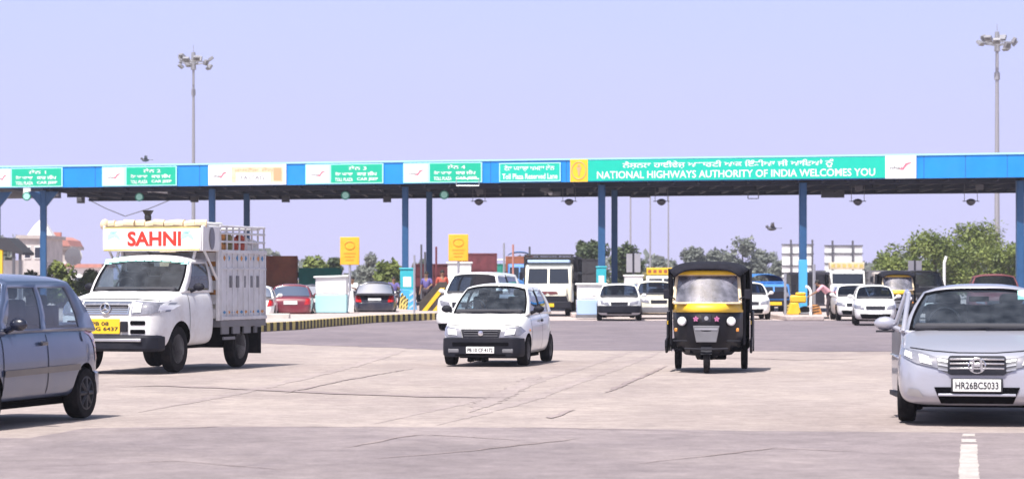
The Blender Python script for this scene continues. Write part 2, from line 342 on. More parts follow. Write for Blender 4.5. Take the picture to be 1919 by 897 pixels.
# ------------------------------------------------------------------ the car builder (local x forward, y to the car's left, z up)
def car(name, label, cat, px, py, alpha, rx, ry, L, W, H, wb, fo, r, paint, top, A, B, C, D, belt, pill, zb=.2, zbf=None, hwp=None,
        nose=None, tail=None, glassm='glass', detail=True, group=None, rear=False, rim='rim_steel', spokes=0, bumper=None, tw=.74, cabend=None,
        bodyend=None, face=1, steer=0, mirror=None, bpillar=None, track=None, rails=False, drop=()):
    """px,py: photo pixel of the ground under local point (rx from front, ry); distances along the car are measured from its front bumper"""
    f = Vector((-math.sin(R(alpha)), -math.cos(R(alpha)), 0))*face; l = Vector((-f.y, f.x, 0)); g = gnd(px, py)
    lx = L/2-rx; loc = g-f*lx-l*ry
    rt = root(name, label, cat, loc, math.atan2(f.y, f.x), group)
    X = lambda q: L/2-q
    hw = W/2; LB = bodyend or L
    hwp = hwp or [(0, .70), (.06, .84), (.2, .93), (.5, .99), (.9, 1), (L-.7, 1), (L-.25, .95), (L-.06, .87), (L, .78)]
    zbf = zbf or [(0, zb+.10), (.12, zb), (L-.2, zb+.02), (L, zb+.12)]
    xs = [0, .03, .1, .22, .4, fo-.1, fo+.25, A-.05, A+.35, (A+D)/2, D-.3, L-.75, L-.45, L-.2, L-.08, L-.02, L]
    xs = sorted({round(min(max(x, 0), LB), 3) for x in xs}); xs = [x for i, x in enumerate(xs) if i == 0 or x-xs[i-1] > .015]
    m = MB(); rings = []
    for x in xs:
        h = hw*interp(hwp, x); zt = interp(top, x); zl = interp(zbf, x); zs = min(zt-.05, belt-.02)
        e = zs-zl
        half = [(0, zl), (h*.80, zl), (h*.96, zl+.05), (h, zl+e*.35), (h*1.0, zl+e*.62), (h*.975, zl+e*.86), (h*.93, zs+.01), (h*.78, lerp(zs, zt, .75)), (h*.4, zt-.004), (0, zt)]
        ring = half+[(-y, z) for y, z in half[-2:0:-1]]
        rings.append([m.bm.verts.new((X(x), y, z)) for y, z in ring])
    n = len(rings[0])
    for i in range(len(rings)-1):
        for j in range(n): m.bm.faces.new((rings[i][j], rings[i][(j+1) % n], rings[i+1][(j+1) % n], rings[i+1][j]))
    for rg in (rings[0], rings[-1]):
        c = sum((v.co for v in rg), Vector())/n; ce = m.bm.verts.new(c)
        for j in range(n): m.bm.faces.new((rg[j], rg[(j+1) % n], ce))
    body = m.obj('body', [paint, 'dark_well'], rt, angle=45)
    sb = body.modifiers.new('s', 'SUBSURF'); sb.levels = sb.render_levels = 2; bake(body)
    bvh = shell(body.data)
    track = track or hw-.10; axles = [fo, fo+wb]
    cut = MB()
    for ax in axles:
        if ax+.1 > LB: continue
        for s in (1, -1): cut.tube((X(ax), s*(hw-.30), r*1.02), (X(ax), s*(hw+.3), r*1.02), r*1.17, r*1.17, 32)
    co = cut.obj('cut', 'dark_well', rt); bo = body.modifiers.new('b', 'BOOLEAN'); bo.object = co; bo.operation = 'DIFFERENCE'; bo.solver = 'EXACT'
    bake(body); bpy.data.objects.remove(co)
    while len(body.data.materials) > 2: body.data.materials.pop()
    for p in body.data.polygons:
        p.material_index = 0
        for ax in axles:
            d = math.hypot(p.center.x-X(ax), p.center.z-r*1.02)
            if d < r*1.19 and abs(p.center.y) > hw-.32 and (abs(p.center.y) < hw-.24 or (abs(p.normal.y) < .3 and ((p.center.x-X(ax))*p.normal.x+(p.center.z-r*1.02)*p.normal.z) < 0)): p.material_index = 1
    body.data.polygons.foreach_set('use_smooth', [True]*len(body.data.polygons)); body.data.set_sharp_from_angle(angle=R(40))
    # cabin
    w0, w1 = hw*.925, hw*tw; z0, zr = belt-.035, H-.092
    bowf, bowt, bowr = .13, .07, .05
    def side(xb, xt, v, s): return Vector((X(lerp(xb, xt, v)), s*(lerp(w0, w1, v)+.035*math.sin(math.pi*v)), lerp(z0, zr, v)))
    def roofz(u, s): return zr+(H-zr)*(1-abs(u)**3)*(.8+.2*math.sin(math.pi*s))
    def shield(u, v, fr=True):
        if fr: x = lerp(A-bowf*(1-u*u), B-bowt*(1-u*u), v)
        else: x = lerp(D+bowr*(1-u*u), C+bowr*.6*(1-u*u), v)
        y = u*lerp(w0, w1, v)+(.035*math.sin(math.pi*v))*(1 if u > 0 else -1)*abs(u)
        return Vector((X(x), y, lerp(z0, roofz(u, 0), v)))
    cb = MB(); us = [-1, -.93]+[-.8+.2*i for i in range(9)]+[.93, 1]
    def patch(fn, us, vs, hole):
        gp = [[fn(u, v) for u in us] for v in vs]
        for i in range(len(vs)-1):
            for j in range(len(us)-1):
                if not hole(i, j): cb.bm.faces.new([cb.bm.verts.new(q) for q in (gp[i][j], gp[i][j+1], gp[i+1][j+1], gp[i+1][j])])
    vs = [0, .05, .35, .65, .93, 1]
    hol = lambda i, j: 0 < i < 4 and 0 < j < len(us)-2
    patch(lambda u, v: shield(u, v), us, vs, hol)
    rv = [0, .14, .4, .65, .90, 1]
    patch(lambda u, v: shield(u, v, False), us, rv, hol)
    patch(lambda u, v: Vector((X(lerp(B-bowt*(1-u*u), C+bowr*.6*(1-u*u), v)), u*w1, roofz(u, v))), us, [i/8 for i in range(9)], lambda i, j: False)
    if detail:
        sq = MB(); E = V(.004, 0, .003)
        def ringq(u0, u1, v0, v1, k=10): sq.grid([[shield(lerp(u0, u1, i/k), v)+E for i in range(k+1)] for v in (v0, lerp(v0, v1, .5), v1)])
        ringq(-.945, .945, .035, .085); ringq(-.945, .945, .885, .94)
        for a_, b_ in ((-.945, -.905), (.905, .945)): sq.grid([[shield(u_, .085+.8*j/8)+E for u_ in (a_, b_)] for j in range(9)])
        sq.obj('windshield_seal', 'dark_well', rt, recalc=False)
    # side glazing: pill = list of (bottom fraction, top fraction) of the glass edges, pairs = windows
    ed = [(0, 0)]+list(pill)+[(1, 1)]; vr = [0, .07, .35, .65, .90, 1]; win = []
    for s in (1, -1):
        for k in range(len(ed)-1):
            hole = k % 2 == 1
            a0, a1 = ed[k], ed[k+1]
            for i in range(5):
                pts = []
                for (e, v) in ((a0, vr[i]), (a1, vr[i]), (a1, vr[i+1]), (a0, vr[i+1])):
                    pts.append(side(lerp(A, D, e[0]), lerp(B, C, e[1]), v, s))
                if not (hole and 0 < i < 4): cb.bm.faces.new([cb.bm.verts.new(q) for q in pts])
            if hole: win.append((s, a0, a1))
    cbo = cb.obj('cabin', [paint, bpillar or 'black_plastic'], rt, angle=50, weld=True)
    so_ = cbo.modifiers.new('s', 'SOLIDIFY'); so_.thickness = .03; so_.offset = -1
    if bpillar != 'none':
        for p in cbo.data.polygons:
            if abs(p.normal.y) > .7:
                e = (X(0)-p.center.x); v = (p.center.z-z0)/(zr-z0)
                lo, hi = lerp(A, B, v), lerp(D, C, v); fr = (e-lo)/(hi-lo)
                if len(pill) > 2 and lerp(pill[1][0], pill[1][1], v)-.01 < fr < lerp(pill[2][0], pill[2][1], v)+.01: p.material_index = 1
    def gl(nm, fn, us_, vs_):
        g_ = MB(); g_.grid([[fn(u, v) for u in us_] for v in vs_]); return g_.obj(nm, glassm, rt, angle=60, recalc=False)
    inn = .012
    gl('windshield', lambda u, v: shield(u, v)+V(-inn, 0, -.004), us[1:-1], vs[1:-1])
    gl('rear_window', lambda u, v: shield(u, v, False)+V(inn, 0, -.004), us[1:-1], rv[1:-1])
    for s, a0, a1 in win:
        gl('side_window', lambda u, v: side(lerp(A, D, lerp(a0[0], a1[0], u)), lerp(B, C, lerp(a0[1], a1[1], u)), v, s)+V(0, -s*inn, 0), [0, .5, 1], vr[1:-1])
    # wheels
    for ax in axles:
        for s in (1, -1): wheel(rt, X(ax), s*track, r, side=s, rim=rim, spokes=spokes, steer=steer if ax == fo else 0, n=32 if detail else 20, plain=not detail)
    # underbody
    u = MB(); u.box((X(fo+wb/2), 0, zb+.02), (wb-.2, W*.7, .14)); u.tube((X(fo+wb), -track, r), (X(fo+wb), track, r), .05); u.tube((X(fo), -track, r), (X(fo), track, r), .04)
    u.obj('underbody', 'dark_well', rt)
    # mirrors, handles, seams
    mm = mirror or paint
    for s in (1, -1):
        if ('mirror', s) in drop: continue
        q = MB(); c = Vector((X(A+.33), s*(hw+.09), belt+.06)); q.sphere(c, .1, sc=(.55, 1.0, .68)); q.tube(c-V(0, s*.05, .03), (X(A+.35), s*(hw-.06), belt-.01), .03, .03, 8); mo = q.obj('mirror', mm, rt)
    if detail:
        de = [lerp(A, D, pill[i][0]) for i in range(len(pill))]
        mids = [(de[i]+de[i+1])/2 for i in range(1, len(de)-2, 2)]
        d0 = A+.18; lines = [d0]+mids
        for s in (1, -1):
            for xx in lines:
                project(bvh, strip([(X(xx), zb+.1), (X(xx), belt-.06)], .014), 'side', 'door_seam', 'dark_well', rt, side=s, off=.003)
            for xx in mids:
                q = MB(); q.box((X(xx-.13), s*(hw+.012), belt-.15), (.15, .03, .045)); q.obj('door_handle', mm, rt, bevel=.01)
    # inside
    it = MB(); it.box((X((A+D)/2+.1), 0, belt-.0), (D-A-.1, W*.84, .05)); it.obj('parcel_shelf', 'interior', rt)
    ds = MB(); ds.box((X(A+.12), 0, belt+.02), (.34, W*.80, .08)); ds.obj('dashboard', 'interior', rt, bevel=.03)
    if detail:
        for s in (1, -1):
            q = MB(); sx = X(lerp(B, C, .38)); sh = H-belt
            q.box((sx, s*W*.215, belt+sh*.22), (.13, W*.28, sh*.62)); q.box((sx-.02, s*W*.215, belt+sh*.66), (.10, W*.15, sh*.24)); q.obj('front_seat', 'seat_fabric', rt, bevel=.04)
        q = MB(); q.box((X(lerp(B, C, .9)), 0, belt+.10), (.14, W*.72, .28)); q.box((X(lerp(B, C, .9)), W*.2, belt+.29), (.09, .24, .13)); q.box((X(lerp(B, C, .9)), -W*.2, belt+.29), (.09, .24, .13)); q.obj('rear_seat', 'seat_fabric', rt, bevel=.03)
        q = MB(); cx, cy, cz = X(A+.42), -W*.215, belt+.06
        pts = [Vector((cx-.06*math.sin(t), cy+.17*math.cos(t), cz+.16*math.sin(t))) for t in [2*math.pi*i/18 for i in range(19)]]
        q.path(pts, .014, 6); q.tube((cx, cy, cz), (cx+.25, cy, cz-.1), .02); q.tube((cx, cy-.16, cz), (cx, cy+.16, cz), .014); q.obj('steering_wheel', 'black_plastic', rt)
        q = MB(); q.box((X(B-.02), 0, H-.17), (.02, .22, .06)); q.obj('rear_view_mirror', 'black_plastic', rt, bevel=.008)
        # wipers
        q = MB()
        for y0, y1 in ((-.5*hw, .15*hw), (.1*hw, .75*hw)):
            a = shield(y0/w0, .03)+V(.02, 0, .01); b = shield(y1/w0*.95, .06)+V(.02, 0, .015); q.path([a, a.lerp(b, .5)+V(.02, 0, .0), b], .009, 5)
        q.obj('wiper', 'black_plastic', rt)
    P = dict(rt=rt, bvh=bvh, X=X, hw=hw, shield=shield, side=side, body=body)
    if bumper:
        z_lo, z_hi, dx, bm_ = bumper
        for nm, rng, md in (('front_bumper', [0, .02, .07, .16, .3, fo-r*1.2], 0), ('rear_bumper', [L-(L-fo-wb)+r*1.2, L-.3, L-.16, L-.07, L-.02, L], 1)):
            q = MB(); rings = []
            for x in rng:
                hh = hw*interp(hwp, x)+.018; ring = [(hh-.03, z_lo-.01), (hh, z_lo+.03), (hh+.004, (z_lo+z_hi)/2), (hh-.003, z_hi-.02), (hh-.05, z_hi)]
                rings.append([Vector((X(x)+(dx if not md else -dx)*(1 if (x < .2 or x > L-.2) else .2), y, z)) for y, z in ring]+[Vector((X(x)+(dx if not md else -dx)*(1 if (x < .2 or x > L-.2) else .2), -y, z)) for y, z in ring[::-1]])
            vv = [[q.bm.verts.new(p) for p in rg] for rg in rings]; k = len(vv[0])
            for i in range(len(vv)-1):
                for j in range(k): q.bm.faces.new((vv[i][j], vv[i][(j+1) % k], vv[i+1][(j+1) % k], vv[i+1][j]))
            q.bm.faces.new(vv[0]); q.bm.faces.new(vv[-1])
            bo_ = q.obj(nm, bm_, rt, angle=40, bevel=.012)
            P[nm] = bo_
    return P
def plate(P, x, z, w, h, txt, m='plate_white', rear=False, ux=None):
    s = -1 if rear else 1
    q = MB(); q.box((x, 0, z), (.012, w, h)); o = q.obj('number_plate', m, P['rt'], bevel=.003)
    text('lettering', txt, 'ink', o, (x+s*.008, -s*w*.45, z-h*.30), (0, s, 0), (0, 0, 1), w*.9, h*.6, .002, bold=.02)
    return o
def simple_face(P, lamps, grille=None, grm='black_plastic', mode='front', lampm='lamp_glass'):
    for s in (1, -1):
        pl = [(s*a, b) for a, b in lamps]
        project(P['bvh'], pl if s > 0 else pl[::-1], mode, 'headlight' if mode == 'front' else 'tail_light', lampm, P['rt'], off=.012)
    if grille: return project(P['bvh'], grille, mode, 'grille', grm, P['rt'], off=.01)
def rrect(w, h, r=.3, n=4, cx=0, cz=0, sk=0):
    pts = []; rr = r*min(w, h)
    for k, (sx, sz) in enumerate(((1, -1), (1, 1), (-1, 1), (-1, -1))):
        for i in range(n+1):
            t = -math.pi/2+k*math.pi/2+i/n*math.pi/2; pts.append((cx+sx*(w/2-rr)+rr*math.cos(t), cz+sz*(h/2-rr)+rr*math.sin(t)))
    return pts
# ------------------------------------------------------------------ people
def skinned(name, nodes, edges, m, parent, rootk=None, sub=1):
    me = bpy.data.meshes.new(name); keys = list(nodes); me.from_pydata([nodes[k][0] for k in keys], [(keys.index(a), keys.index(b)) for a, b in edges], [])
    o = bpy.data.objects.new(name, me); COL.objects.link(o); md = o.modifiers.new('s', 'SKIN'); sk = me.skin_vertices[0].data if me.skin_vertices else None
    if sk is None:
        bm = bmesh.new(); bm.from_mesh(me); bm.verts.layers.skin.verify(); bm.to_mesh(me); bm.free(); sk = me.skin_vertices[0].data
    for i, k in enumerate(keys):
        rr = nodes[k][1]; sk[i].radius = (rr, rr) if not isinstance(rr, tuple) else rr; sk[i].use_root = (i == (keys.index(rootk) if rootk else 0))
    md.use_smooth_shade = True; s2 = o.modifiers.new('u', 'SUBSURF'); s2.levels = s2.render_levels = sub
    bake(o); o.data.materials.clear(); o.data.materials.append(M[m]); o.parent = parent
    o.data.polygons.foreach_set('use_smooth', [True]*len(o.data.polygons)); return o
def person(label, loc, rotz, J, shirt, trousers='trousers', group=None, skirt=None):
    """J: joints in local space (x forward). keys pel chest neck head shL shR elL elR wrL wrR hipL hipR knL knR anL anR toL toR"""
    rt = root('person', label, 'person', loc, rotz, group); J = {k: Vector(v) for k, v in J.items()}
    n = {'pel': (J['pel'], .12), 'chest': (J['chest'], .13), 'neck': (J['neck'], .055), 'hb': (J['head']-V(0, 0, .03), .075), 'head': (J['head']+V(.005, 0, .05), .085), 'top': (J['head']+V(0, 0, .12), .05)}
    e = [('pel', 'chest'), ('chest', 'neck'), ('neck', 'hb'), ('hb', 'head'), ('head', 'top')]
    up = {}
    for s in 'LR':
        n['sh'+s] = (J['sh'+s], .058); n['el'+s] = (J['el'+s], .040); n['wr'+s] = (J['wr'+s], .028)
        n['hip'+s] = (J['hip'+s], .085); n['kn'+s] = (J['kn'+s], .055); n['an'+s] = (J['an'+s], .038); n['to'+s] = (J['to'+s], .03)
        e += [('chest', 'sh'+s), ('sh'+s, 'el'+s), ('el'+s, 'wr'+s), ('pel', 'hip'+s), ('hip'+s, 'kn'+s), ('kn'+s, 'an'+s), ('an'+s, 'to'+s)]
        d = (J['wr'+s]-J['el'+s]).normalized(); a = d.cross(V(0, 0, 1)); a = a.normalized() if a.length > .1 else V(0, 1, 0); c = d.cross(a).normalized()
        if c.z > 0: c = -c
        pm = J['wr'+s]+d*.07; n['pm'+s] = (pm, .026); e.append(('wr'+s, 'pm'+s))
        for i, (off, ln) in enumerate(((-.030, .062), (-.010, .075), (.010, .070), (.030, .055))):
            k1, k2, k3 = 'f%d%s' % (i, s), 'g%d%s' % (i, s), 'h%d%s' % (i, s)
            n[k1] = (pm+a*off+d*.02, .009); n[k2] = (pm+a*off+d*(.02+ln*.5)+c*.008, .0085); n[k3] = (pm+a*off+d*(.02+ln*.85)+c*.03, .0075)
            e += [('pm'+s, k1), (k1, k2), (k2, k3)]
        n['t1'+s] = (J['wr'+s]+d*.04-a*.035+c*.01, .010); n['t2'+s] = (J['wr'+s]+d*.085-a*.05+c*.025, .009); e += [('wr'+s, 't1'+s), ('t1'+s, 't2'+s)]
    b = skinned('body', n, e, 'skin', rt, 'pel')
    # face, hair
    h = J['head']; q = MB(); q.tube(h+V(.085, 0, .04), h+V(.108, 0, .0), .010, .017, 6); q.sphere(h+V(.0, .085, .03), .022, sc=(.7, .5, 1)); q.sphere(h+V(.0, -.085, .03), .022, sc=(.7, .5, 1)); q.obj('face', 'skin', rt)
    q = MB(); q.sphere(h+V(.078, .032, .045), .011); q.sphere(h+V(.078, -.032, .045), .011); q.box(h+V(.088, 0, -.03), (.01, .045, .010)); q.obj('eyes', 'ink', rt)
    q = MB(); q.sphere(h+V(-.022, 0, .075), .108, sc=(.95, .88, .92)); q.obj('hair', 'hair', rt)
    def inf(k, f): p, r_ = n[k]; return (p, r_*f+.012)
    sn = {k: inf(k, 1.04) for k in ('pel', 'chest')}; sn['nk'] = (J['chest'].lerp(J['neck'], .75), .075); se = [('pel', 'chest'), ('chest', 'nk')]
    for s in 'LR':
        sn['sh'+s] = inf('sh'+s, 1.1); sn['el'+s] = (J['sh'+s].lerp(J['el'+s], .92), .058); se += [('chest', 'sh'+s), ('sh'+s, 'el'+s)]
    skinned('shirt', sn, se, shirt, rt, 'pel')
    tn = {'pel': inf('pel', 1.0)}; te = []
    for s in 'LR':
        tn['hip'+s] = inf('hip'+s, 1.0); tn['kn'+s] = inf('kn'+s, 1.05); tn['an'+s] = (J['kn'+s].lerp(J['an'+s], .93), .062); te += [('pel', 'hip'+s), ('hip'+s, 'kn'+s), ('kn'+s, 'an'+s)]
    skinned('trousers', tn, te, trousers, rt, 'pel')
    for s in 'LR':
        q = MB(); a, t = J['an'+s], J['to'+s]; d = (t-a); d.z = 0; d.normalize(); q.box(a+d*.07+V(0, 0, -.03), (.26, .095, .075), Matrix.Rotation(math.atan2(d.y, d.x), 3, 'Z')); q.obj('shoe', 'ink', rt, bevel=.025)
    return rt
def stand(**kw):
    J = dict(pel=(0, 0, .95), chest=(0, 0, 1.28), neck=(.01, 0, 1.47), head=(.03, 0, 1.56), shL=(0, .19, 1.40), shR=(0, -.19, 1.40), elL=(-.02, .25, 1.12), elR=(-.02, -.25, 1.12),
             wrL=(.08, .27, .88), wrR=(.08, -.27, .88), hipL=(0, .10, .90), hipR=(0, -.10, .90), knL=(.04, .12, .49), knR=(.03, -.12, .49), anL=(0, .13, .09), anR=(-.03, -.13, .09), toL=(.15, .15, .03), toR=(.12, -.15, .03))
    J.update(kw); return J
def sit(z=.45, reach=.42, **kw):
    J = dict(pel=(0, 0, z+.10), chest=(-.06, 0, z+.42), neck=(-.04, 0, z+.60), head=(-.01, 0, z+.69), shL=(-.05, .18, z+.53), shR=(-.05, -.18, z+.53), elL=(.12, .24, z+.30), elR=(.12, -.24, z+.30),
             wrL=(reach, .14, z+.38), wrR=(reach, -.14, z+.38), hipL=(.03, .10, z+.08), hipR=(.03, -.10, z+.08), knL=(.43, .13, z+.10), knR=(.43, -.13, z+.10), anL=(.48, .13, z-.32), anR=(.48, -.13, z-.32), toL=(.62, .13, z-.38), toR=(.62, -.13, z-.38))
    J.update(kw); return J
# ------------------------------------------------------------------ trees
def tree(label, base, h, w, leaf='leaf_olive', n=2600, ls=.22, trunk=.25, group=None, low=.15, blobs=22, seed=1, name='tree', flat=.8):
    rnd = random.Random(seed); rt = root(name, label, 'tree', base, rnd.uniform(0, 6), group)
    q = MB(); th = h*.45; q.tube((0, 0, -.1), (w*.02, 0, th*.6), trunk, trunk*.7, 10); q.tube((w*.02, 0, th*.6), (-w*.02, .1, h*.75), trunk*.7, trunk*.25, 8)
    cs = []
    for i in range(blobs):
        a = rnd.uniform(0, 6.28); rr = w/2*math.sqrt(rnd.random())*.72; z = rnd.uniform(low+.14, .84)*h
        sh = 1-.75*abs((z/h-.5)*1.7)**2; rr *= max(sh, .25); c = Vector((rr*math.cos(a), rr*math.sin(a), z)); cs.append((c, rnd.uniform(.16, .28)*min(w, h)*flat))
    for c, _ in cs[:9]: q.tube((0, 0, th*rnd.uniform(.4, .9)), c, trunk*.3, trunk*.08, 6)
    q.obj('trunk', 'bark', rt)
    lv = MB(); bm = lv.bm
    for i in range(n):
        c, rb = cs[rnd.randrange(len(cs))]; d = Vector((rnd.gauss(0, 1), rnd.gauss(0, 1), rnd.gauss(0, 1))).normalized(); p = c+d*rb*(rnd.random()**.35)
        if rnd.random() < .06: p = c+d*rb*rnd.uniform(1, 1.35)
        s = ls*rnd.uniform(.6, 1.4); t = Vector((rnd.gauss(0, 1), rnd.gauss(0, 1), rnd.gauss(0, .6))).normalized(); b = t.cross(d+V(.1, .2, .9)).normalized()
        bm.faces.new([bm.verts.new(p+t*s*.6), bm.verts.new(p+b*s*.35), bm.verts.new(p-t*s*.6), bm.verts.new(p-b*s*.35)])
    lv.obj('crown', leaf, rt, recalc=False)
    return rt
# ------------------------------------------------------------------ the ground
def groundmat(name, ca, cb, cc, big=.12, fine=30, rough=.85, stain=(.2, .17, .17), samt=.5):
    m = bpy.data.materials.new(name); m.use_nodes = True; n = m.node_tree; b = n.nodes['Principled BSDF']; b.inputs['Roughness'].default_value = rough
    b.inputs['Specular IOR Level'].default_value = .3
    g = n.nodes.new('ShaderNodeNewGeometry')
    def noise(sc, det=6, rg=.6, st=(1, 1, 1)):
        mp = n.nodes.new('ShaderNodeMapping'); mp.inputs['Scale'].default_value = st; n.links.new(g.outputs['Position'], mp.inputs[0])
        q = n.nodes.new('ShaderNodeTexNoise'); q.inputs['Scale'].default_value = sc; q.inputs['Detail'].default_value = det; q.inputs['Roughness'].default_value = rg
        n.links.new(mp.outputs[0], q.inputs[0]); return q.outputs[0]
    def rng(s, a, b_, c=0, d=1):
        q = n.nodes.new('ShaderNodeMapRange'); q.inputs[1].default_value = a; q.inputs[2].default_value = b_; q.inputs[3].default_value = c; q.inputs[4].default_value = d; n.links.new(s, q.inputs[0]); return q.outputs[0]
    def mix(f, a, b_, bt='MIX'):
        q = n.nodes.new('ShaderNodeMix'); q.data_type = 'RGBA'; q.blend_type = bt
        if isinstance(f, float): q.inputs[0].default_value = f
        else: n.links.new(f, q.inputs[0])
        for i, v in ((6, a), (7, b_)):
            if isinstance(v, tuple): q.inputs[i].default_value = (*v, 1)
            else: n.links.new(v, q.inputs[i])
        return q.outputs[2]
    c = mix(rng(noise(big), .38, .62), ca, cb)
    c = mix(rng(noise(.45, 8, .7, (1, .55, 1)), .45, .72), c, cc)
    c = mix(rng(noise(1.3, 10, .75, (.6, .35, 1)), .56, .74, 0, samt), c, stain)
    c = mix(1.0, c, rng(noise(3.2, 8, .8), .3, .7, .80, 1.14), 'MULTIPLY')
    c = mix(1.0, c, rng(noise(.8, 5, .7), .3, .7, .88, 1.10), 'MULTIPLY')
    c = mix(rng(noise(2.1, 9, .85, (1, .5, 1)), .60, .68, 0, .45), c, stain)
    c = mix(1.0, c, rng(noise(fine, 4, .9), .25, .75, .78, 1.16), 'MULTIPLY')
    n.links.new(c, b.inputs[0])
    bp = n.nodes.new('ShaderNodeBump'); bp.inputs['Strength'].default_value = .35; bp.inputs['Distance'].default_value = .01; n.links.new(noise(fine*1.5, 5, .8), bp.inputs['Height']); n.links.new(bp.outputs[0], b.inputs['Normal'])
    M[name] = m
groundmat('earth', (.34, .28, .21), (.28, .24, .16), (.24, .24, .12), .03, 3)
groundmat('concrete_pave', (.385, .325, .305), (.32, .265, .25), (.45, .38, .345), .10, 20, samt=.6, stain=(.31, .25, .245))
groundmat('asphalt', (.225, .19, .21), (.185, .155, .175), (.27, .225, .24), .10, 24, samt=.5, stain=(.15, .125, .145))
groundmat('worn_asphalt', (.265, .222, .228), (.22, .185, .192), (.32, .27, .268), .16, 20, samt=.6, stain=(.22, .185, .205))
groundmat('plaza_concrete', (.56, .47, .44), (.50, .42, .40), (.46, .38, .36), .2, 12, samt=.5, stain=(.3, .25, .24))
groundmat('tar', (.33, .27, .265), (.28, .225, .225), (.38, .31, .30), 1.0, 20)
groundmat('road_paint', (.52, .48, .455), (.46, .415, .39), (.52, .45, .43), 2.0, 20, samt=.75, stain=(.42, .35, .35))
def sheet(name, pts, z, m, jit=0, seg=.8):
    out = []
    for i, p in enumerate(pts):
        a, b = Vector(p), Vector(pts[(i+1) % len(pts)]); k = max(1, int((b-a).length/seg)) if jit else 1
        k = min(k, 120)
        for j in range(k):
            q = a.lerp(b, j/k); out.append(q+Vector((random.uniform(-jit, jit), random.uniform(-jit, jit), 0)))
    bm = bmesh.new(); vs = [bm.verts.new((q.x, q.y, z)) for q in out]; fs = geometry.tessellate_polygon([[Vector((q.x, q.y, 0)) for q in out]])
    for t in fs:
        try: bm.faces.new([vs[i] for i in t])
        except ValueError: pass
    for f in bm.faces:
        f.normal_update()
        if f.normal.z < 0: f.normal_flip()
    q = MB(); q.bm.free(); q.bm = bm; return struct(q.obj(name, m, recalc=False))
sheet('ground', [(-2500, -300, 0), (2500, -300, 0), (2500, 4500, 0), (-2500, 4500, 0)], -.016, 'earth')
sheet('concrete_pavement', [(-70, 4, 0), (70, 4, 0), (70, 210, 0), (-70, 210, 0)], -.012, 'concrete_pave')
sheet('asphalt_road', [gnd(-1200, 600), gnd(3000, 598), gnd(3000, 659), gnd(1500, 657), gnd(830, 654), gnd(470, 641), gnd(-1200, 641)], -.008, 'asphalt', .22, .5)
sheet('worn_road', [gnd(-500, 822), gnd(60, 818), gnd(160, 800), gnd(420, 797), gnd(1000, 799), gnd(1500, 806), gnd(2400, 812), gnd(3400, 1500), gnd(-1400, 1500)], -.008, 'worn_asphalt', .035, .4)
sheet('plaza_slab', [gnd(-1500, 598), gnd(1000, 600), gnd(3400, 598), gnd(3400, 552), gnd(-1500, 552)], -.004, 'plaza_concrete', .15)
def seam(pts, w, m='tar', name='road_crack', jit=.03, z=-.004):
    P = [gnd(*p) for p in pts]; Q = []
    for a, b in zip(P, P[1:]):
        k = max(2, int((b-a).length/.25))
        for j in range(k): Q.append(a.lerp(b, j/k)+Vector((random.uniform(-jit, jit), random.uniform(-jit, jit), 0)))
    Q.append(P[-1]); rows = []
    for i, p in enumerate(Q):
        d = (Q[min(i+1, len(Q)-1)]-Q[max(i-1, 0)]).normalized(); nn = Vector((-d.y, d.x, 0)); t = i/(len(Q)-1)
        ww = w/2*random.uniform(.5, 1.3)*min(1, 6*t+.1, 6*(1-t)+.1); rows.append([p+nn*ww+V(0, 0, z), p-nn*ww+V(0, 0, z)])
    return struct(MB().grid(rows).obj(name, m))
seam([(225, 723), (300, 721), (480, 728), (640, 736), (800, 741), (960, 744)], .30)
seam([(1135, 734), (1175, 716), (1215, 700), (1250, 684)], .10)
seam([(1030, 782), (1050, 773), (1078, 766)], .10)
seam([(530, 736), (640, 712), (780, 688)], .06)
seam([(640, 838), (760, 815), (800, 812), (1000, 824)], .05, z=-.003)
seam([(690, 858), (860, 845), (1100, 818)], .045, z=-.003)
seam([(1180, 868), (1450, 838), (1660, 846)], .035, z=-.003)
seam([(200, 806), (420, 797), (700, 797), (1000, 799), (1300, 806)], .05, z=-.003)
seam([(1330, 668), (1500, 673), (1640, 670)], .12); seam([(60, 872), (330, 861), (560, 880)], .03, z=-.003)
for k, (y0, y1, wl) in enumerate(((831, 1010, 24), (821, 827, 22), (811, 816, 19))):
    pts = [gnd(1816-wl*.64, y0), gnd(1816+wl*.64, y0), gnd(1816+wl*.64*(y1-522)/(y0-522)+4*(y1 > 900), y1), gnd(1816-wl*.64*(y1-522)/(y0-522), y1)]
    sheet('lane_marking', pts, -.0035, 'road_paint', .008, .12)
groundmat('tyre_mark', (.375, .312, .30), (.325, .27, .26), (.43, .36, .34), .3, 20)
for kz, (pts, w_) in enumerate((([(1190, 655), (1080, 690), (900, 745), (700, 792)], .22), ([(1240, 657), (1150, 690), (990, 748), (820, 794)], .22), ([(760, 655), (640, 690), (470, 730), (260, 770)], .25), ([(1010, 700), (960, 730), (880, 770)], .3))):
    seam(pts, w_, 'tyre_mark', 'tyre_marks', .006, -.0095+kz*.0006)
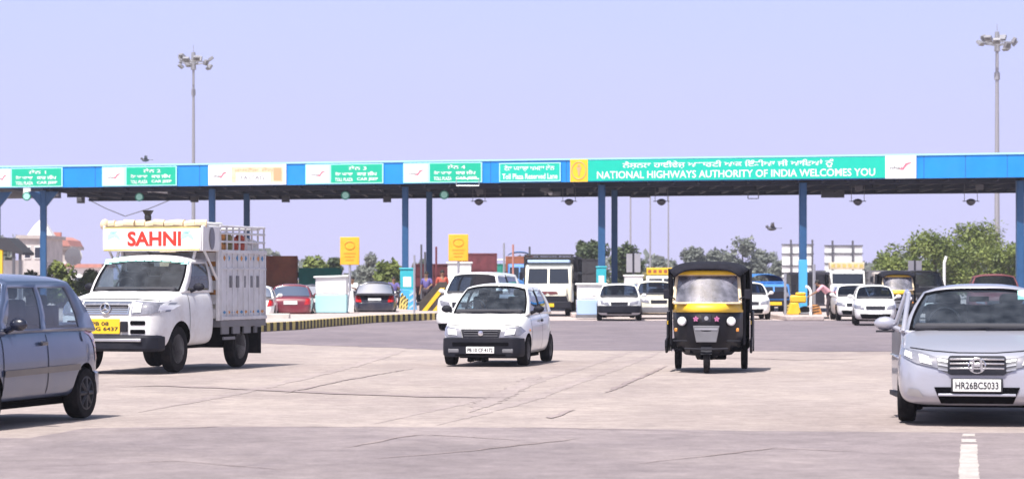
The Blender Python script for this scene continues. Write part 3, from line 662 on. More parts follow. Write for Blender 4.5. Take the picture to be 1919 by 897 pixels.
# raised island with striped kerb, left
kp = [(430, 626), (470, 622), (560, 617), (610, 612), (700, 604), (765, 601), (835, 598)]
KP = [gnd(*p) for p in kp]; back = [gnd(880, 588), gnd(880, 574), gnd(300, 574), gnd(300, 600)]
q = MB(); H_ = .25; top = [q.bm.verts.new(p+V(0, .16, H_-.004)) for p in KP]+[q.bm.verts.new(p+V(0, 0, H_-.004)) for p in back]
tri = geometry.tessellate_polygon([[Vector((v.co.x, v.co.y, 0)) for v in top]])
for t in tri:
    try: q.bm.faces.new([top[i] for i in t])
    except ValueError: pass
struct(q.obj('traffic_island', 'plaza_concrete'))
q = MB(); acc = 0; path = []
for a, b in zip(KP, KP[1:]):
    k = max(1, round((b-a).length/.28))
    for j in range(k): path.append(a.lerp(b, j/k))
path.append(KP[-1])
for i, (a, b) in enumerate(zip(path, path[1:])):
    d = (b-a); ln = d.length; d.normalize(); c = (a+b)/2+Vector((-d.y, d.x, 0))*.09+V(0, 0, H_/2); q.box(c, (ln*.995, .18, H_), Matrix.Rotation(math.atan2(d.y, d.x), 3, 'Z'), mi=i % 2)
struct(q.obj('kerb', ['kerb_yellow', 'kerb_black'], bevel=.01))
for (x0, x1, y0, nm) in ((1072, 1150, 594, 1), (1474, 1545, 600, 2)):
    a = gnd(x0, y0); b = gnd(x1, y0); q = MB(); yb = a.y+13
    q.box(((a.x+b.x)/2, (a.y+yb)/2, .075), (b.x-a.x, yb-a.y, .17)); struct(q.obj('traffic_island', 'plaza_concrete', bevel=.03))
a = gnd(478, 612); q = MB(); q.box((a.x+.3, a.y+2, .28), (1.3, .5, .24)); tag(q.obj('concrete_block', 'concrete', bevel=.03), 'low pale concrete block on the island behind the pickup', 'concrete block')
# ------------------------------------------------------------------ canopy
ux = V(1, -T_, 0).normalized(); nrm = V(-T_, -1, 0).normalized(); ZB, ZT, DEP = 5.99, 7.0, 17.0
can = root('toll_canopy', 'long toll plaza canopy with blue fascia on tall dark blue columns', 'canopy', (0, 0, 0))
def xfas(px): return fas(px)
pL, pR = fas(-260), fas(2250)
def slab(name, a, b, z0, z1, dep, m, off=0.0, parent=can, bev=0):
    q = MB(); a, b = Vector(a), Vector(b); a = a+V(0, off, 0); b = b+V(0, off, 0); d = V(0, dep, 0)
    vs = [q.bm.verts.new(p+V(0, 0, z)) for z in (z0, z1) for p in (a, b, b+d, a+d)]
    for f in ((3, 2, 1, 0), (4, 5, 6, 7), (0, 1, 5, 4), (1, 2, 6, 5), (2, 3, 7, 6), (3, 0, 4, 7)): q.bm.faces.new([vs[i] for i in f])
    return q.obj(name, m, parent, bevel=bev)
fo_ = slab('fascia', pL, pR, ZB, ZT, .25, 'canopy_blue')
fb = bmesh.new(); fb.from_mesh(fo_.data); k0 = 0; LN = (pR-pL).length
while k0 < LN:          # joints between the cladding sheets
    c_ = pL+ux*k0+nrm*.006; vv = [fb.verts.new(c_+ux*dx+V(0, 0, z)) for dx, z in ((0, ZB), (.028, ZB), (.028, ZT), (0, ZT))]; fb.faces.new(vv).material_index = 1; k0 += 1.83
fb.to_mesh(fo_.data); fb.free(); fo_.data.materials.append(M['seam_blue'])
slab('coping', pL, pR, ZT, ZT+.075, .40, 'canopy_white', -.05)
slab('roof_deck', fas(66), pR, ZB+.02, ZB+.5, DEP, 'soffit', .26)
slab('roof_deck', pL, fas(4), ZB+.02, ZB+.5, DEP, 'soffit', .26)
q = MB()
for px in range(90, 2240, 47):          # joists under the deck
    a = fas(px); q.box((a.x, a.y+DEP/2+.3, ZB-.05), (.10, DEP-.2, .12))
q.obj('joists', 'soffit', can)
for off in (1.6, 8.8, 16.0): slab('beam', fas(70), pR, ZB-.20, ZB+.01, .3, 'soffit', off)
def column(px, off, w=.29, light=0, cap=False, m='column_blue'):
    k = (px-960)/F; Y = (Y0+off)/(1+T_*k); X_ = k*Y; q = MB()
    q.box((X_, Y, (ZB-.1)/2), (w, w, ZB-.1)); q.box((X_, Y, .03), (w*1.7, w*1.7, .1))
    for s in (-1, 1): q.box((X_+s*w*.35, Y, (ZB-.1)/2), (w*.08, w*1.06, ZB-.15))
    if cap:
        q.prism([(-.15, 0), (.15, 0), (.75, .75), (-.75, .75)], (X_, Y+.12, ZB-.9), (1, 0, 0), (0, 0, 1), .24)
    c = q.obj('column', m, can, bevel=.015)
    if light:
        q = MB(); q.box((X_, Y, light/2+.04), (w*1.12, w*1.12, light)); q.obj('painted_base', 'column_light', c, bevel=.015)
    return Vector((X_, Y, 0))
for px, cap in ((82, True), (398, False), (760, False), (1128, False), (1505, False), (1912, False)):
    column(px, 1.3, .33 if px > 1000 else .30, 2.35 if px == 1505 else 1.2 if px == 760 else 0, cap)
for px in (463, 805, 1152): column(px, 8.9, .30, 0, False)
for px in (-5,): column(px, 1.3, .3, 0, True)
# ------------------------------------------------------------------ sign boards on the fascia
def board(px0, px1, z0, z1, m, label, off=.05, name='sign_board', border=None):
    a, b = fas(px0), fas(px1); w = (b-a).length; o = a+nrm*off; c = (a+b)/2
    e = root(name, label, 'sign', (c.x, c.y, z0))
    q = MB(); q.prism([(0, 0), (w, 0), (w, z1-z0), (0, z1-z0)], o-c, ux, (0, 0, 1), .035); q.obj('panel', m, e, bevel=.006)
    if border:
        q = MB(); t = .045; hh = z1-z0
        for (x0, y0, x1, y1) in ((0, 0, w, t), (0, hh-t, w, hh), (0, t, t, hh-t), (w-t, t, w, hh-t)): q.prism([(x0, y0), (x1, y0), (x1, y1), (x0, y1)], o-c+nrm*-.002+nrm*.0, ux, (0, 0, 1), .045)
        q.obj('border', border, e)
    return e, o-c, w
def btext(e, o, s, m, x, z, w, h, bold=.01, name='lettering'): return text(name, s, m, e, Vector(o)+ux*x+V(0, 0, z), ux, (0, 0, 1), w, h, .042, bold)
def logo(e, o, x, z, w, h):
    btext(e, o, 'nhai', 'grey_plastic', x, z+h*.1, w*.55, h*.42, .02); q = MB(); n0 = Vector(o)+nrm*.045
    q.prism([(x+w*.42, z+h*.1), (x+w*.62, z), (x+w*.86, z+h*.95), (x+w*.72, z+h*.9), (x+w*.60, z+h*.35)], n0, ux, (0, 0, 1), .006)
    q.prism([(x+w*.72, z+h*.9), (x+w*.82, z+h*.72), (x+w, z+h), (x+w*.95, z+h*1.08)], n0, ux, (0, 0, 1), .006); q.obj('logo', 'sign_pink', e)
e, o, w = board(1103, 1660, ZB+.03, ZT-.03, 'sign_teal', 'long teal green sign reading NATIONAL HIGHWAYS AUTHORITY OF INDIA WELCOMES YOU')
btext(e, o, 'NATIONAL HIGHWAYS AUTHORITY OF INDIA WELCOMES YOU', 'sign_white', w*.032, .10, w*.935, .34, .012)
PUN = 'ਨੈਸ਼ਨਲ ਹਾਈਵੇਜ਼ ਅਥਾਰਟੀ ਆਫ ਇੰਡੀਆ ਜੀ ਆਇਆਂ ਨੂੰ'
btext(e, o, PUN, 'sign_white', w*.12, .50, w*.71, .38, .012)
e, o, w = board(1660, 1718, ZB+.0, ZT-.0, 'sign_white', 'square white sign with small grey and red logo right of the long welcome sign'); logo(e, o, w*.15, .38, w*.7, .32)
e, o, w = board(1070, 1103, ZB-.0, ZT+.02, 'plate_yellow', 'small yellow sign with round emblem at the start of the welcome sign', .06)
q = MB(); cc = Vector(o)+ux*w/2+V(0, 0, .52)+nrm*.04
for r0, r1 in ((.34, .30),):
    pts = [cc+ux*r0*math.cos(t)+V(0, 0, .40*math.sin(t)) for t in [i*math.pi/12 for i in range(25)]]; q.path(pts, .02, 6)
q.prism([(-.13, .16), (.13, .16), (.06, -.02), (.03, -.24), (-.03, -.24), (-.06, -.02)], cc, ux, (0, 0, 1), .01); q.box(cc+V(0, 0, .25), (.12, .03, .10)); q.obj('emblem', 'sign_salmon', e)
e, o, w = board(937, 1052, ZB+.04, ZT-.10, 'sign_teal', 'teal two line sign left of the yellow emblem sign', border='sign_mint')
btext(e, o, 'ਟੋਲ ਪਲਾਜ਼ਾ ਅਮਲਾ ਲੇਨ', 'sign_white', w*.08, .47, w*.82, .30, .012); btext(e, o, 'Toll Plaza Reserved Lane', 'sign_white', w*.05, .11, w*.90, .26, .015)
gr = [(-14, 20, 24, 119, 'teal green lane sign with white lettering at the far left end of the fascia'), (193, 234, 239, 333, 'teal green lane sign above the white pickup header'),
      (574, 618, 622, 720, 'teal green lane sign between the salmon sign and the two dark columns'), (757, 802, 807, 905, 'teal green lane sign directly above the pair of slim columns')]
for i, (a0, a1, b0, b1, lb) in enumerate(gr):
    e, o, w = board(a0, b1, ZB+.03, ZT-.04, 'sign_mint', lb)
    kw = (fas(a1)-fas(a0)).length; gx = (fas(b0)-fas(a0)).length
    q = MB(); q.prism([(.06, .07), (kw, .07), (kw, .86), (.06, .86)], Vector(o)+nrm*.036, ux, (0, 0, 1), .006); q.obj('logo_panel', 'sign_white', e)
    logo(e, Vector(o)+nrm*.006, kw*.25, .36, kw*.6, .24)
    q = MB(); q.prism([(gx, .05), (w-.06, .05), (w-.06, .90), (gx, .90)], Vector(o)+nrm*.036, ux, (0, 0, 1), .006); q.obj('text_panel', 'sign_green', e)
    gw = w-gx; on = Vector(o)+nrm*.006
    btext(e, on, 'ਲੇਨ %d' % (i+1), 'sign_white', gx+gw*.34, .64, gw*.34, .20); btext(e, on, 'ਟੋਲ ਪਲਾਜ਼ਾ', 'sign_white', gx+gw*.08, .36, gw*.34, .20, .02); btext(e, on, 'ਕਾਰ ਜੀਪ', 'sign_white', gx+gw*.50, .37, gw*.38, .20, .02)
    btext(e, on, 'TOLL PLAZA', 'sign_white', gx+gw*.08, .11, gw*.34, .17, .02); btext(e, on, 'CAR JEEP', 'sign_white', gx+gw*.50, .11, gw*.40, .17, .02)
e, o, w = board(392, 538, ZB+.02, ZT-.02, 'sign_white', 'white and salmon sign on the blue fascia above the pickup body')
q = MB(); q.prism([(w*.30, .12), (w*.96, .12), (w*.96, .86), (w*.30, .86)], Vector(o)+nrm*.036, ux, (0, 0, 1), .005); q.obj('text_panel', 'tarp_cream', e)
q = MB(); q.prism([(w*.36, .14), (w*.80, .14), (w*.80, .58), (w*.36, .58)], Vector(o)+nrm*.042, ux, (0, 0, 1), .004); q.obj('inner_panel', 'sign_white', e)
btext(e, Vector(o)+nrm*.002, 'ਫਾਸਟੈਗ ਲੇਨ', 'sign_salmon', w*.34, .63, w*.5, .18, .01); btext(e, Vector(o)+nrm*.006, 'FASTAG', 'grey_plastic', w*.42, .24, w*.30, .2, .01); logo(e, o, w*.06, .36, w*.18, .26)
q = MB(); q.prism([(w*.84, .2), (w*.94, .2), (w*.94, .8), (w*.84, .8)], Vector(o)+nrm*.042, ux, (0, 0, 1), .004); q.obj('stripe', 'sign_salmon', e)
# pale frames at sign ends on the blue band
# ------------------------------------------------------------------ fittings under the canopy
def under(px, off=6.0): k = (px-960)/F; Y = (Y0+off)/(1+T_*k); return Vector((k*Y, Y, 0))
def zpy(py, Y): return EYE+(HOR-py)*Y/F
wh = ['hanging from the fascia end above the blue car', 'hanging beside the black box light above the front columns', 'between the slim columns and the auto rickshaw lamps', 'just left of the auto rickshaw', 'right of the tall blue column', 'under the plain blue fascia, rightmost of its kind']
for px, lb in ((898, 'round dark lamp hanging under the canopy right of the pair of slim columns'), (1067, 'round dark lamp hanging under the yellow emblem sign'), (1240, 'round dark lamp hanging above the auto rickshaw'),
               (1608, 'round dark lamp hanging right of the blue column with the yellow base'), (1820, 'round dark lamp hanging under the plain blue fascia')):
    p = under(px); z = zpy(377, p.y); e = root('hanging_lamp', lb, 'lamp', (p.x, p.y, z), 0, 'round lamps hanging under the canopy')
    q = MB(); q.lathe([(.02, .12), (.12, .10), (.22, .03), (.23, 0), (.19, -.10), (.10, -.18), (.001, -.21)], (0, 0, 0), 'z', 18); q.obj('lamp_shade', 'lamp_metal', e)
    q = MB(); q.box((0, 0, 0), (.78, .05, .035)); q.path([(-.30, 0, 0), (-.30, 0, ZB-.1-z)], .014, 6); q.path([(.30, 0, 0), (.30, 0, ZB-.1-z)], .014, 6); q.box((.05 if px != 1820 else .4, 0, ZB-.22-z), (.34, .2, .24)); q.obj('bracket', 'lamp_metal', e)
for px, lb in ((152, 'small black box light under the blue fascia left of the pickup sign'), (365, 'small black box light under the canopy above the cargo rails'), (536, 'small black box light under the right end of the salmon sign'), (726, 'small black box light under the canopy left of the tall front column')):
    p = under(px, 14); q = MB(); q.box((0, 0, 0), (.42, .25, .34)); q.tube((0, 0, .1), (0, 0, .45), .03); q.box((0, -.14, .02), (.28, .04, .2)); z = zpy(373 if px > 200 else 375, p.y)
    tag(q.obj('box_light', 'lamp_metal', None, (p.x, p.y, z), bevel=.02), lb, 'light', 'black box lights under the canopy')
for px, py, lb in ((51, 368, 'lane signal with pale hood at the far left end of the fascia'), (262, 369, 'green lane signal under the sign above the pickup'), (648, 366, 'green lane signal left of the tall front column'), (833, 365, 'green lane signal right of the slim columns')):
    p = under(px, 3); z = zpy(py, p.y); e = root('lane_signal', lb, 'signal', (p.x, p.y, z), 0, 'lane signals under the canopy')
    q = MB(); q.lathe([(.001, .1), (.20, .08), (.22, -.05), (.20, -.10)], (0, 0, 0), 'y', 18); q.obj('housing', 'tarp_green', e)
    q = MB(); q.lathe([(.001, -.115), (.16, -.11), (.16, -.06)], (0, 0, 0), 'y', 18); q.obj('lens', 'sign_mint', e)
    q = MB(); q.box((0, .06, .30), (.06 if px != 51 else .36, .06 if px != 51 else .2, ZB-z-.02 if px != 51 else .38)); q.obj('hood', 'lamp_metal' if px != 51 else 'sign_white', e)
for px, py, w, lb in ((1412, 372, .5, 'empty rectangular bracket hanging under the welcome sign'), (877, 348, 1.05, 'white rectangular bracket hanging in front of the fascia above the slim columns')):
    p = under(px, 6 if px > 1000 else -.6); z = zpy(py, p.y); q = MB(); hh = .32
    q.path([(-w/2, 0, hh), (-w/2, 0, 0), (w/2, 0, 0), (w/2, 0, hh)], .022, 6); q.path([(-w/2, 0, hh), (w/2, 0, hh)], .016, 6)
    tag(q.obj('bracket', 'lamp_metal' if px > 1000 else 'steel', None, (p.x, p.y, z)), lb, 'bracket')
p = under(1561, 15); q = MB(); q.box((0, 0, 0), (1.15, .25, .34)); q.box((-.3, 0, .25), (.05, .05, .3)); q.box((.3, 0, .25), (.05, .05, .3)); q.box((0, -.13, 0), (1.05, .02, .24))
tag(q.obj('display_box', 'lamp_metal', None, (p.x, p.y, zpy(364, p.y)), bevel=.02), 'long dark display box under the canopy right of the blue column', 'display box')
p = under(1200, 12); q = MB(); q.box((0, 0, 0), (1.0, .2, .06)); q.tube((-.4, 0, 0), (-.4, 0, .2), .02); q.tube((.4, 0, 0), (.4, 0, .2), .02); tag(q.obj('tube_light', 'lamp_metal', None, (p.x, p.y, zpy(369, p.y))), 'slim dark tube light under the canopy left of the auto rickshaw', 'light')
p = under(1032, 5); z = zpy(362, p.y); e = root('security_camera', 'dark security camera pair on the canopy edge below the yellow emblem sign', 'camera', (p.x, p.y, z))
q = MB(); q.box((-.28, 0, .18), (.42, .3, .26), Matrix.Rotation(R(18), 3, 'Y')); q.box((.28, 0, -.02), (.42, .26, .2)); q.tube((-.3, 0, .2), (.3, 0, 0), .04); q.tube((0, 0, 0), (0, 0, .5), .03); q.obj('housing', 'lamp_metal', e, bevel=.02)
q = MB(); q.lathe([(.001, -.2), (.10, -.18), (.12, -.1)], (0, 0, 0), 'y', 12); q.obj('lens', 'steel', e)
for px, py, lb in ((300, 359, 'pale camera on the canopy underside above the pickup header'), (690, 352, 'pale camera on the canopy underside left of the tall front column'), (95, 364, 'pale camera on the canopy underside by the flared column')):
    p = under(px, 2.0); q = MB(); z = zpy(py, p.y); q.box((0, 0, 0), (.75, .14, .12), Matrix.Rotation(R(6), 3, 'Y')); q.box((-.5, 0, .03), (.2, .2, .14)); q.tube((.2, 0, 0), (.2, 0, ZB-z), .02); q.tube((-.3, 0, 0), (-.3, 0, ZB-z), .02)
    tag(q.obj('camera', 'steel', None, (p.x, p.y, z), bevel=.015), lb, 'camera', 'pale cameras under the canopy')
a, b, c = under(165, 17.5), under(235, 19), under(326, 17.5); q = MB()
a.z, b.z, c.z = ZB-.05, zpy(405, b.y), ZB-.05; q.path([a, a.lerp(b, .5)-V(0, 0, .05), b, b.lerp(c, .5)-V(0, 0, .06), c], .025, 6); tag(q.obj('cable', 'grey_plastic'), 'sagging grey cable hanging in a V behind the pickup header', 'cable')
def bird(px, py, Y, lb, s=1):
    p = at(px, py, Y); q = MB(); q.sphere((0, 0, 0), .12*s, sc=(1.7, .8, .8)); q.sphere((-.2*s, 0, .08*s), .07*s); q.prism([(.1, -.02), (.42, 0), (.1, .06)], (0, 0, 0), (s, 0, 0), (0, s, 0), .02)
    q.prism([(-.08, 0), (.12, 0), (.05, .42), (-.02, .30)], (0, .02, .05), (s, 0, 0), (0, s*.8, s*.5), .015); q.prism([(-.08, 0), (.12, 0), (.05, .42), (-.02, .30)], (0, -.02, .05), (s, 0, 0), (0, -s*.8, s*.5), .015)
    return tag(q.obj('bird', 'lamp_metal', None, p), lb, 'bird')
bird(1447, 428, 110, 'dark bird flying left of the blue column', 1.0)
p = fas(273); bird(273, 300, p.y+.2, 'dark bird perched on the canopy edge', .9)
# ------------------------------------------------------------------ high masts and street lamps
def mast(px, ytop, Y, label, seed, r0=.24):
    p = at(px, ytop, Y); Hh = p.z; e = root('high_mast_light', label, 'light mast', (p.x, p.y, 0)); rnd = random.Random(seed)
    q = MB(); q.tube((0, 0, 0), (0, 0, Hh-.3), r0, r0*.5, 12); q.tube((0, 0, Hh-4.6), (0, 0, Hh-3.9), r0*.95, r0*.95, 10); q.obj('pole', 'mast', e)
    q = MB(); n = 24; pts = [V(1.55*math.cos(t), 1.55*math.sin(t), Hh-1.0) for t in [2*math.pi*i/n for i in range(n+1)]]; q.path(pts, .06, 6)
    for i in range(6): t = math.pi*i/3; q.tube((0, 0, Hh-1.3), (1.55*math.cos(t), 1.55*math.sin(t), Hh-1.0), .05)
    q.tube((0, 0, Hh-1.8), (0, 0, Hh+.1), .30, .22, 12); q.tube((0, 0, Hh), (0, 0, Hh+.9), .03); q.obj('lamp_ring', 'mast_lamp', e)
    for i in range(11):
        t = 2*math.pi*i/11+rnd.uniform(-.25, .25); rr = rnd.uniform(1.3, 2.1); c = V(rr*math.cos(t), rr*math.sin(t), Hh-1.0+rnd.uniform(-.45, .65)); q = MB()
        rot = Matrix.Rotation(t, 3, 'Z') @ Matrix.Rotation(R(rnd.uniform(20, 55)), 3, 'Y'); q.box(c, (.30, .72, .60), rot); q.tube(c, V(1.3*math.cos(t), 1.3*math.sin(t), Hh-1.0), .05); f = q.obj('floodlight', 'mast_lamp', e, bevel=.03)
        q = MB(); q.box(c+rot @ V(.14, 0, 0), (.02, .5, .4), rot); q.obj('lens', 'lamp_glass', f)
mast(1869, 62, 262, 'tall high mast floodlight pole on the right side', 3, .30); mast(363, 100, 290, 'tall high mast floodlight pole behind the pickup', 5, .24)
for px, Y, lb in ((1182, 240, 'thin street lamp pole far behind, leftmost of the three'), (1219, 262, 'thin street lamp pole far behind, middle of the three'), (1253, 285, 'thin street lamp pole far behind, just left of the auto rickshaw')):
    p = at(px, HOR, Y); Hh = 11.2; q = MB(); q.tube((0, 0, 0), (0, 0, Hh), .10, .06, 8); q.path([(0, 0, Hh-.2), (.6, -.3, Hh+.1), (1.3, -.6, Hh+.15)], .04, 6); q.box((1.6, -.7, Hh+.12), (.7, .3, .12)); q.path([(0, 0, Hh-.2), (-.6, .3, Hh+.1), (-1.3, .6, Hh+.15)], .04, 6); q.box((-1.6, .7, Hh+.12), (.7, .3, .12))
    tag(q.obj('street_lamp', 'mast', None, (p.x, p.y, 0)), lb, 'street lamp', 'street lamps far behind the plaza')
# ------------------------------------------------------------------ near vehicles
# silver sedan, right
P = car('silver_sedan', 'silver sedan with its driver door ajar, cut off at the right edge', 'car', 1833, 790, 10.5, .85, 0, 4.42, 1.70, 1.475, 2.55, .87, .305, 'silver_paint',
        [(0, .60), (.03, .70), (.09, .755), (.3, .83), (1.05, .985), (1.4, .99), (3.6, 1.03), (4.2, 1.02), (4.36, .95), (4.42, .8)], 1.12, 2.05, 3.25, 3.95, .99,
        [(.10, .10), (.46, .42), (.50, .47), (.86, .92)], zb=.2, spokes=7, rim='rim_steel', tw=.72, drop=(('mirror', -1),),
        hwp=[(0, .72), (.06, .86), (.18, .94), (.45, .985), (.8, 1), (3.7, 1), (4.2, .93), (4.36, .85), (4.42, .76)])
rt, X = P['rt'], P['X']
simple_face(P, [(.40, .60), (.62, .645), (.80, .73), (.79, .80), (.60, .765), (.42, .71)])
for s in (1, -1):
    pl = [(s*.46, .63), (s*.58, .655), (s*.60, .735), (s*.50, .71)]; project(P['bvh'], pl if s > 0 else pl[::-1], 'front', 'lamp_bowl', 'lamp_lens', rt, off=.02)
    pl = [(s*.66, .685), (s*.74, .72), (s*.74, .77), (s*.67, .745)]; project(P['bvh'], pl if s > 0 else pl[::-1], 'front', 'lamp_bowl', 'lamp_lens', rt, off=.02)
    pl = [(s*.28, .535), (s*.41, .595), (s*.43, .71), (s*.28, .70)]; project(P['bvh'], pl if s > 0 else pl[::-1], 'front', 'side_grille', 'grey_plastic', rt, off=.008)
    for k in range(3): z = .575+.045*k; project(P['bvh'], [(s*.28, z-.01), (s*.40, z+.01), (s*.40, z+.026), (s*.28, z+.006)][::s], 'front', 'grille_slat', 'steel', rt, off=.014)
    project(P['bvh'], [(s*.55, .30), (s*.72, .32), (s*.70, .39), (s*.60, .38)][::s], 'front', 'fog_lamp', 'steel', rt, off=.01)
    project(P['bvh'], strip([(X(.35), .62), (X(.9), .66), (X(4.0), .70)], .02), 'side', 'crease', 'silver_paint', rt, side=s, off=.006)
g = project(P['bvh'], rrect(.60, .19, .2, cz=.625), 'front', 'grille', 'black_plastic', rt, off=.016)
gz = P['bvh'].ray_cast(V(6, 0, .62), V(-1, 0, 0))[0].x
for z in (.555, .600, .650, .695): q = MB(); q.box((gz+.014, 0, z), (.03, .56, .020)); q.obj('grille_slat', 'chrome', rt, bevel=.005)
q = MB(); q.box((gz+.030, -.045, .63), (.02, .026, .12), Matrix.Rotation(R(-6), 3, 'X')); q.box((gz+.030, .045, .63), (.02, .026, .12), Matrix.Rotation(R(6), 3, 'X')); q.box((gz+.030, 0, .63), (.02, .09, .025))
q.path([V(gz+.03, .085*math.cos(t), .63+.078*math.sin(t)) for t in [i*math.pi/10 for i in range(21)]], .008, 5); q.obj('emblem', 'chrome', rt)
project(P['bvh'], [(-.44, .405), (.44, .405), (.37, .235), (-.37, .235)], 'front', 'lower_intake', 'dark_well', rt, off=.006)
ix = P['bvh'].ray_cast(V(6, 0, .31), V(-1, 0, 0))[0].x
q = MB(); q.box((ix+.02, 0, .325), (.02, .80, .028)); q.obj('intake_bar', 'silver_paint', rt, bevel=.008)
plate(P, ix+.045, .425, .49, .125, 'HR26BC5033')
q = MB(); q.box((ix+.02, 0, .425), (.05, .53, .145)); q.obj('plate_holder', 'ink', rt, bevel=.01)
project(P['bvh'], strip([(-.70, .805), (-.45, .775), (-.2, .758), (.2, .758), (.45, .775), (.70, .805)], .010), 'front', 'bonnet_seam', 'dark_well', rt, off=.002)
q = MB(); c = P['shield'](.80, .85)+V(.012, 0, 0); q.box(c, (.008, .2, .12), Matrix.Rotation(R(-35), 3, 'Y')); q.obj('sticker', 'sign_mint', rt)
# ajar driver's door (car's right side)
dr = MB(); hx = X(1.32); ln = 1.05; a = R(8); yo = -(P['hw']+.0)
dv = Vector((-math.cos(a), -math.sin(a), 0)); out = Vector((-math.sin(a), math.cos(a), 0))*-1
o = Vector((hx, yo+.02, 0)); inwd = Vector((math.sin(a), -math.cos(a), 0))
dr.prism([(0, .30), (ln*.92, .27), (ln, .45), (ln, .97), (0, .95)], o, dv, (0, 0, 1), .07)
def fr(pts):
    for (x0, z0), (x1, z1) in zip(pts, pts[1:]): dr.tube(o+dv*x0+V(0, .13*(z0-.95)/.42+.02, z0), o+dv*x1+V(0, .13*(z1-.95)/.42+.02, z1), .028, .028, 8)
dr.tube(o+dv*.02+V(0, -.012, .66), o+dv*ln*.98+V(0, -.012, .68), .012, .012, 6)
fr([(-.02, .95), (.62, 1.36), (.92, 1.39), (1.02, .97)]); dr.obj('front_door', 'silver_paint', rt, bevel=.02)
q = MB(); q.prism([(.02, .31), (ln*.9, .28), (ln*.98, .44), (ln*.98, .90), (.02, .90)], o+V(0, .075, 0), dv, (0, 0, 1), .015); q.box(o+dv*ln*.5+V(0, -.004, .255), (ln*.9, .05, .05), Matrix.Rotation(a, 3, 'Z')); q.obj('door_trim', 'black_plastic', rt)
q = MB(); q.bm.faces.new([q.bm.verts.new(o+dv*x0+V(0, .13*(z0-.95)/.42+.02, z0)) for x0, z0 in ((.02, .97), (.62, 1.34), (.9, 1.37), (1.0, .97))]); q.obj('door_glass', 'glass', rt, recalc=False)
q = MB(); c = o+dv*.14+V(.0, -.16, 1.04); q.sphere(c, .115, sc=(.55, 1.1, .68)); q.tube(c, o+dv*.14+V(0, 0, .97), .03); mo = q.obj('mirror', 'silver_paint', rt)
q = MB(); q.box(c-V(.0, 0, .085), (.12, .20, .02)); q.obj('mirror_base', 'black_plastic', mo, bevel=.006)
# blue hatchback, left
P = car('blue_hatchback', 'grey blue hatchback cut off by the left edge, seen from its side', 'car', 150, 783, 15, 3.03, .67, 3.56, 1.525, 1.585, 2.38, .66, .280, 'blue_paint',
        [(0, .62), (.04, .74), (.12, .82), (.7, 1.0), (1.0, 1.02), (3.2, 1.04), (3.45, 1.02), (3.52, .9), (3.56, .7)], .78, 1.32, 2.86, 3.38, 1.00,
        [(.12, .03), (.46, .42), (.50, .47), (.84, .90)], zb=.22, spokes=8, rim='rim_dark', tw=.78, mirror='dark_paint', bumper=(.24, .52, .012, 'blue_paint'), glassm='glass', bpillar='blue_paint')
rt, X = P['rt'], P['X']
for s in (1, -1):
    project(P['bvh'], strip([(X(.95), .555), (X(2.82), .575)], .065), 'side', 'side_moulding', 'dark_paint', rt, side=s, off=.016)
    simple_face(P, [(.42, .62), (.68, .62), (.70, .78), (.46, .74)])
    break
project(P['bvh'], strip([(X(.95), .555), (X(2.82), .575)], .065), 'side', 'side_moulding', 'dark_paint', rt, side=-1, off=.016)
project(P['bvh'], [(.55, .62), (.70, .62), (.70, 1.0), (.60, 1.0)], 'rear', 'tail_light', 'lamp_red', rt); project(P['bvh'], [(-.55, .62), (-.60, 1.0), (-.70, 1.0), (-.70, .62)], 'rear', 'tail_light', 'lamp_red', rt)
project(P['bvh'], rrect(.11, .11, .45, cx=X(2.98), cz=.90), 'side', 'fuel_flap', 'blue_paint', rt, side=1, off=.01)
project(P['bvh'], strip([(X(1.05), .24), (X(2.7), .24)], .06), 'side', 'sill_shade', 'dark_well', rt, side=1, off=.006)  # dark strip along the sill, shade put in as colour
# white hatchback, centre
P = car('white_hatchback', 'small white hatchback with black bumper driving in the centre of the forecourt', 'car', 983, 684, 10.5, .62, .66, 3.40, 1.50, 1.455, 2.36, .62, .262, 'white_paint',
        [(0, .56), (.03, .64), (.10, .715), (.35, .80), (.80, .92), (1.1, .93), (3.0, .97), (3.3, .95), (3.36, .85), (3.4, .66)], .76, 1.50, 2.80, 3.28, .93,
        [(.11, .04), (.47, .43), (.51, .48), (.88, .91)], zb=.17, tw=.73, mirror='black_plastic', bumper=(.17, .50, .05, 'black_plastic'), glassm='glass')
rt, X = P['rt'], P['X']
simple_face(P, [(.33, .50), (.66, .53), (.72, .61), (.66, .69), (.36, .645)])
for s in (1, -1): project(P['bvh'], [(s*.42, .54), (s*.58, .555), (s*.60, .65), (s*.45, .63)][::s], 'front', 'lamp_bowl', 'lamp_lens', rt, off=.02)
project(P['bvh'], [(-.32, .50), (.32, .50), (.36, .645), (-.36, .645)], 'front', 'grille', 'black_plastic', rt, off=.012)
gx = P['bvh'].ray_cast(V(6, 0, .57), V(-1, 0, 0))[0].x
for z in (.535, .575, .615): q = MB(); q.box((gx+.02, 0, z), (.02, .60, .010)); q.obj('grille_slat', 'grey_plastic', rt)
q = MB(); q.lathe([(.001, .012), (.045, .010), (.05, 0)], (gx+.03, 0, .575), 'x', 18); q.obj('emblem', 'chrome', rt)
plate(P, X(0)+.075, .285, .50, .115, 'PB 10 CF 4172')
q = MB(); q.box((X(0)+.055, 0, .395), (.03, 1.0, .05)); q.box((X(0)+.058, 0, .20), (.02, .9, .03)); q.obj('bumper_slot', 'dark_well', rt, bevel=.008)
for s in (1, -1): q = MB(); q.box((X(0)+.03, s*.48, .27), (.05, .20, .08)); q.obj('fog_lamp', 'grey_plastic', rt, bevel=.02)
project(P['bvh'], strip([(-.64, .70), (-.36, .725), (.36, .725), (.64, .70)], .009), 'front', 'bonnet_seam', 'dark_well', rt, off=.002)
for s in (1, -1): q = MB(); q.box((X(.75), s*.752, .62), (.07, .012, .035)); q.obj('side_indicator', 'lamp_amber', rt, bevel=.004)
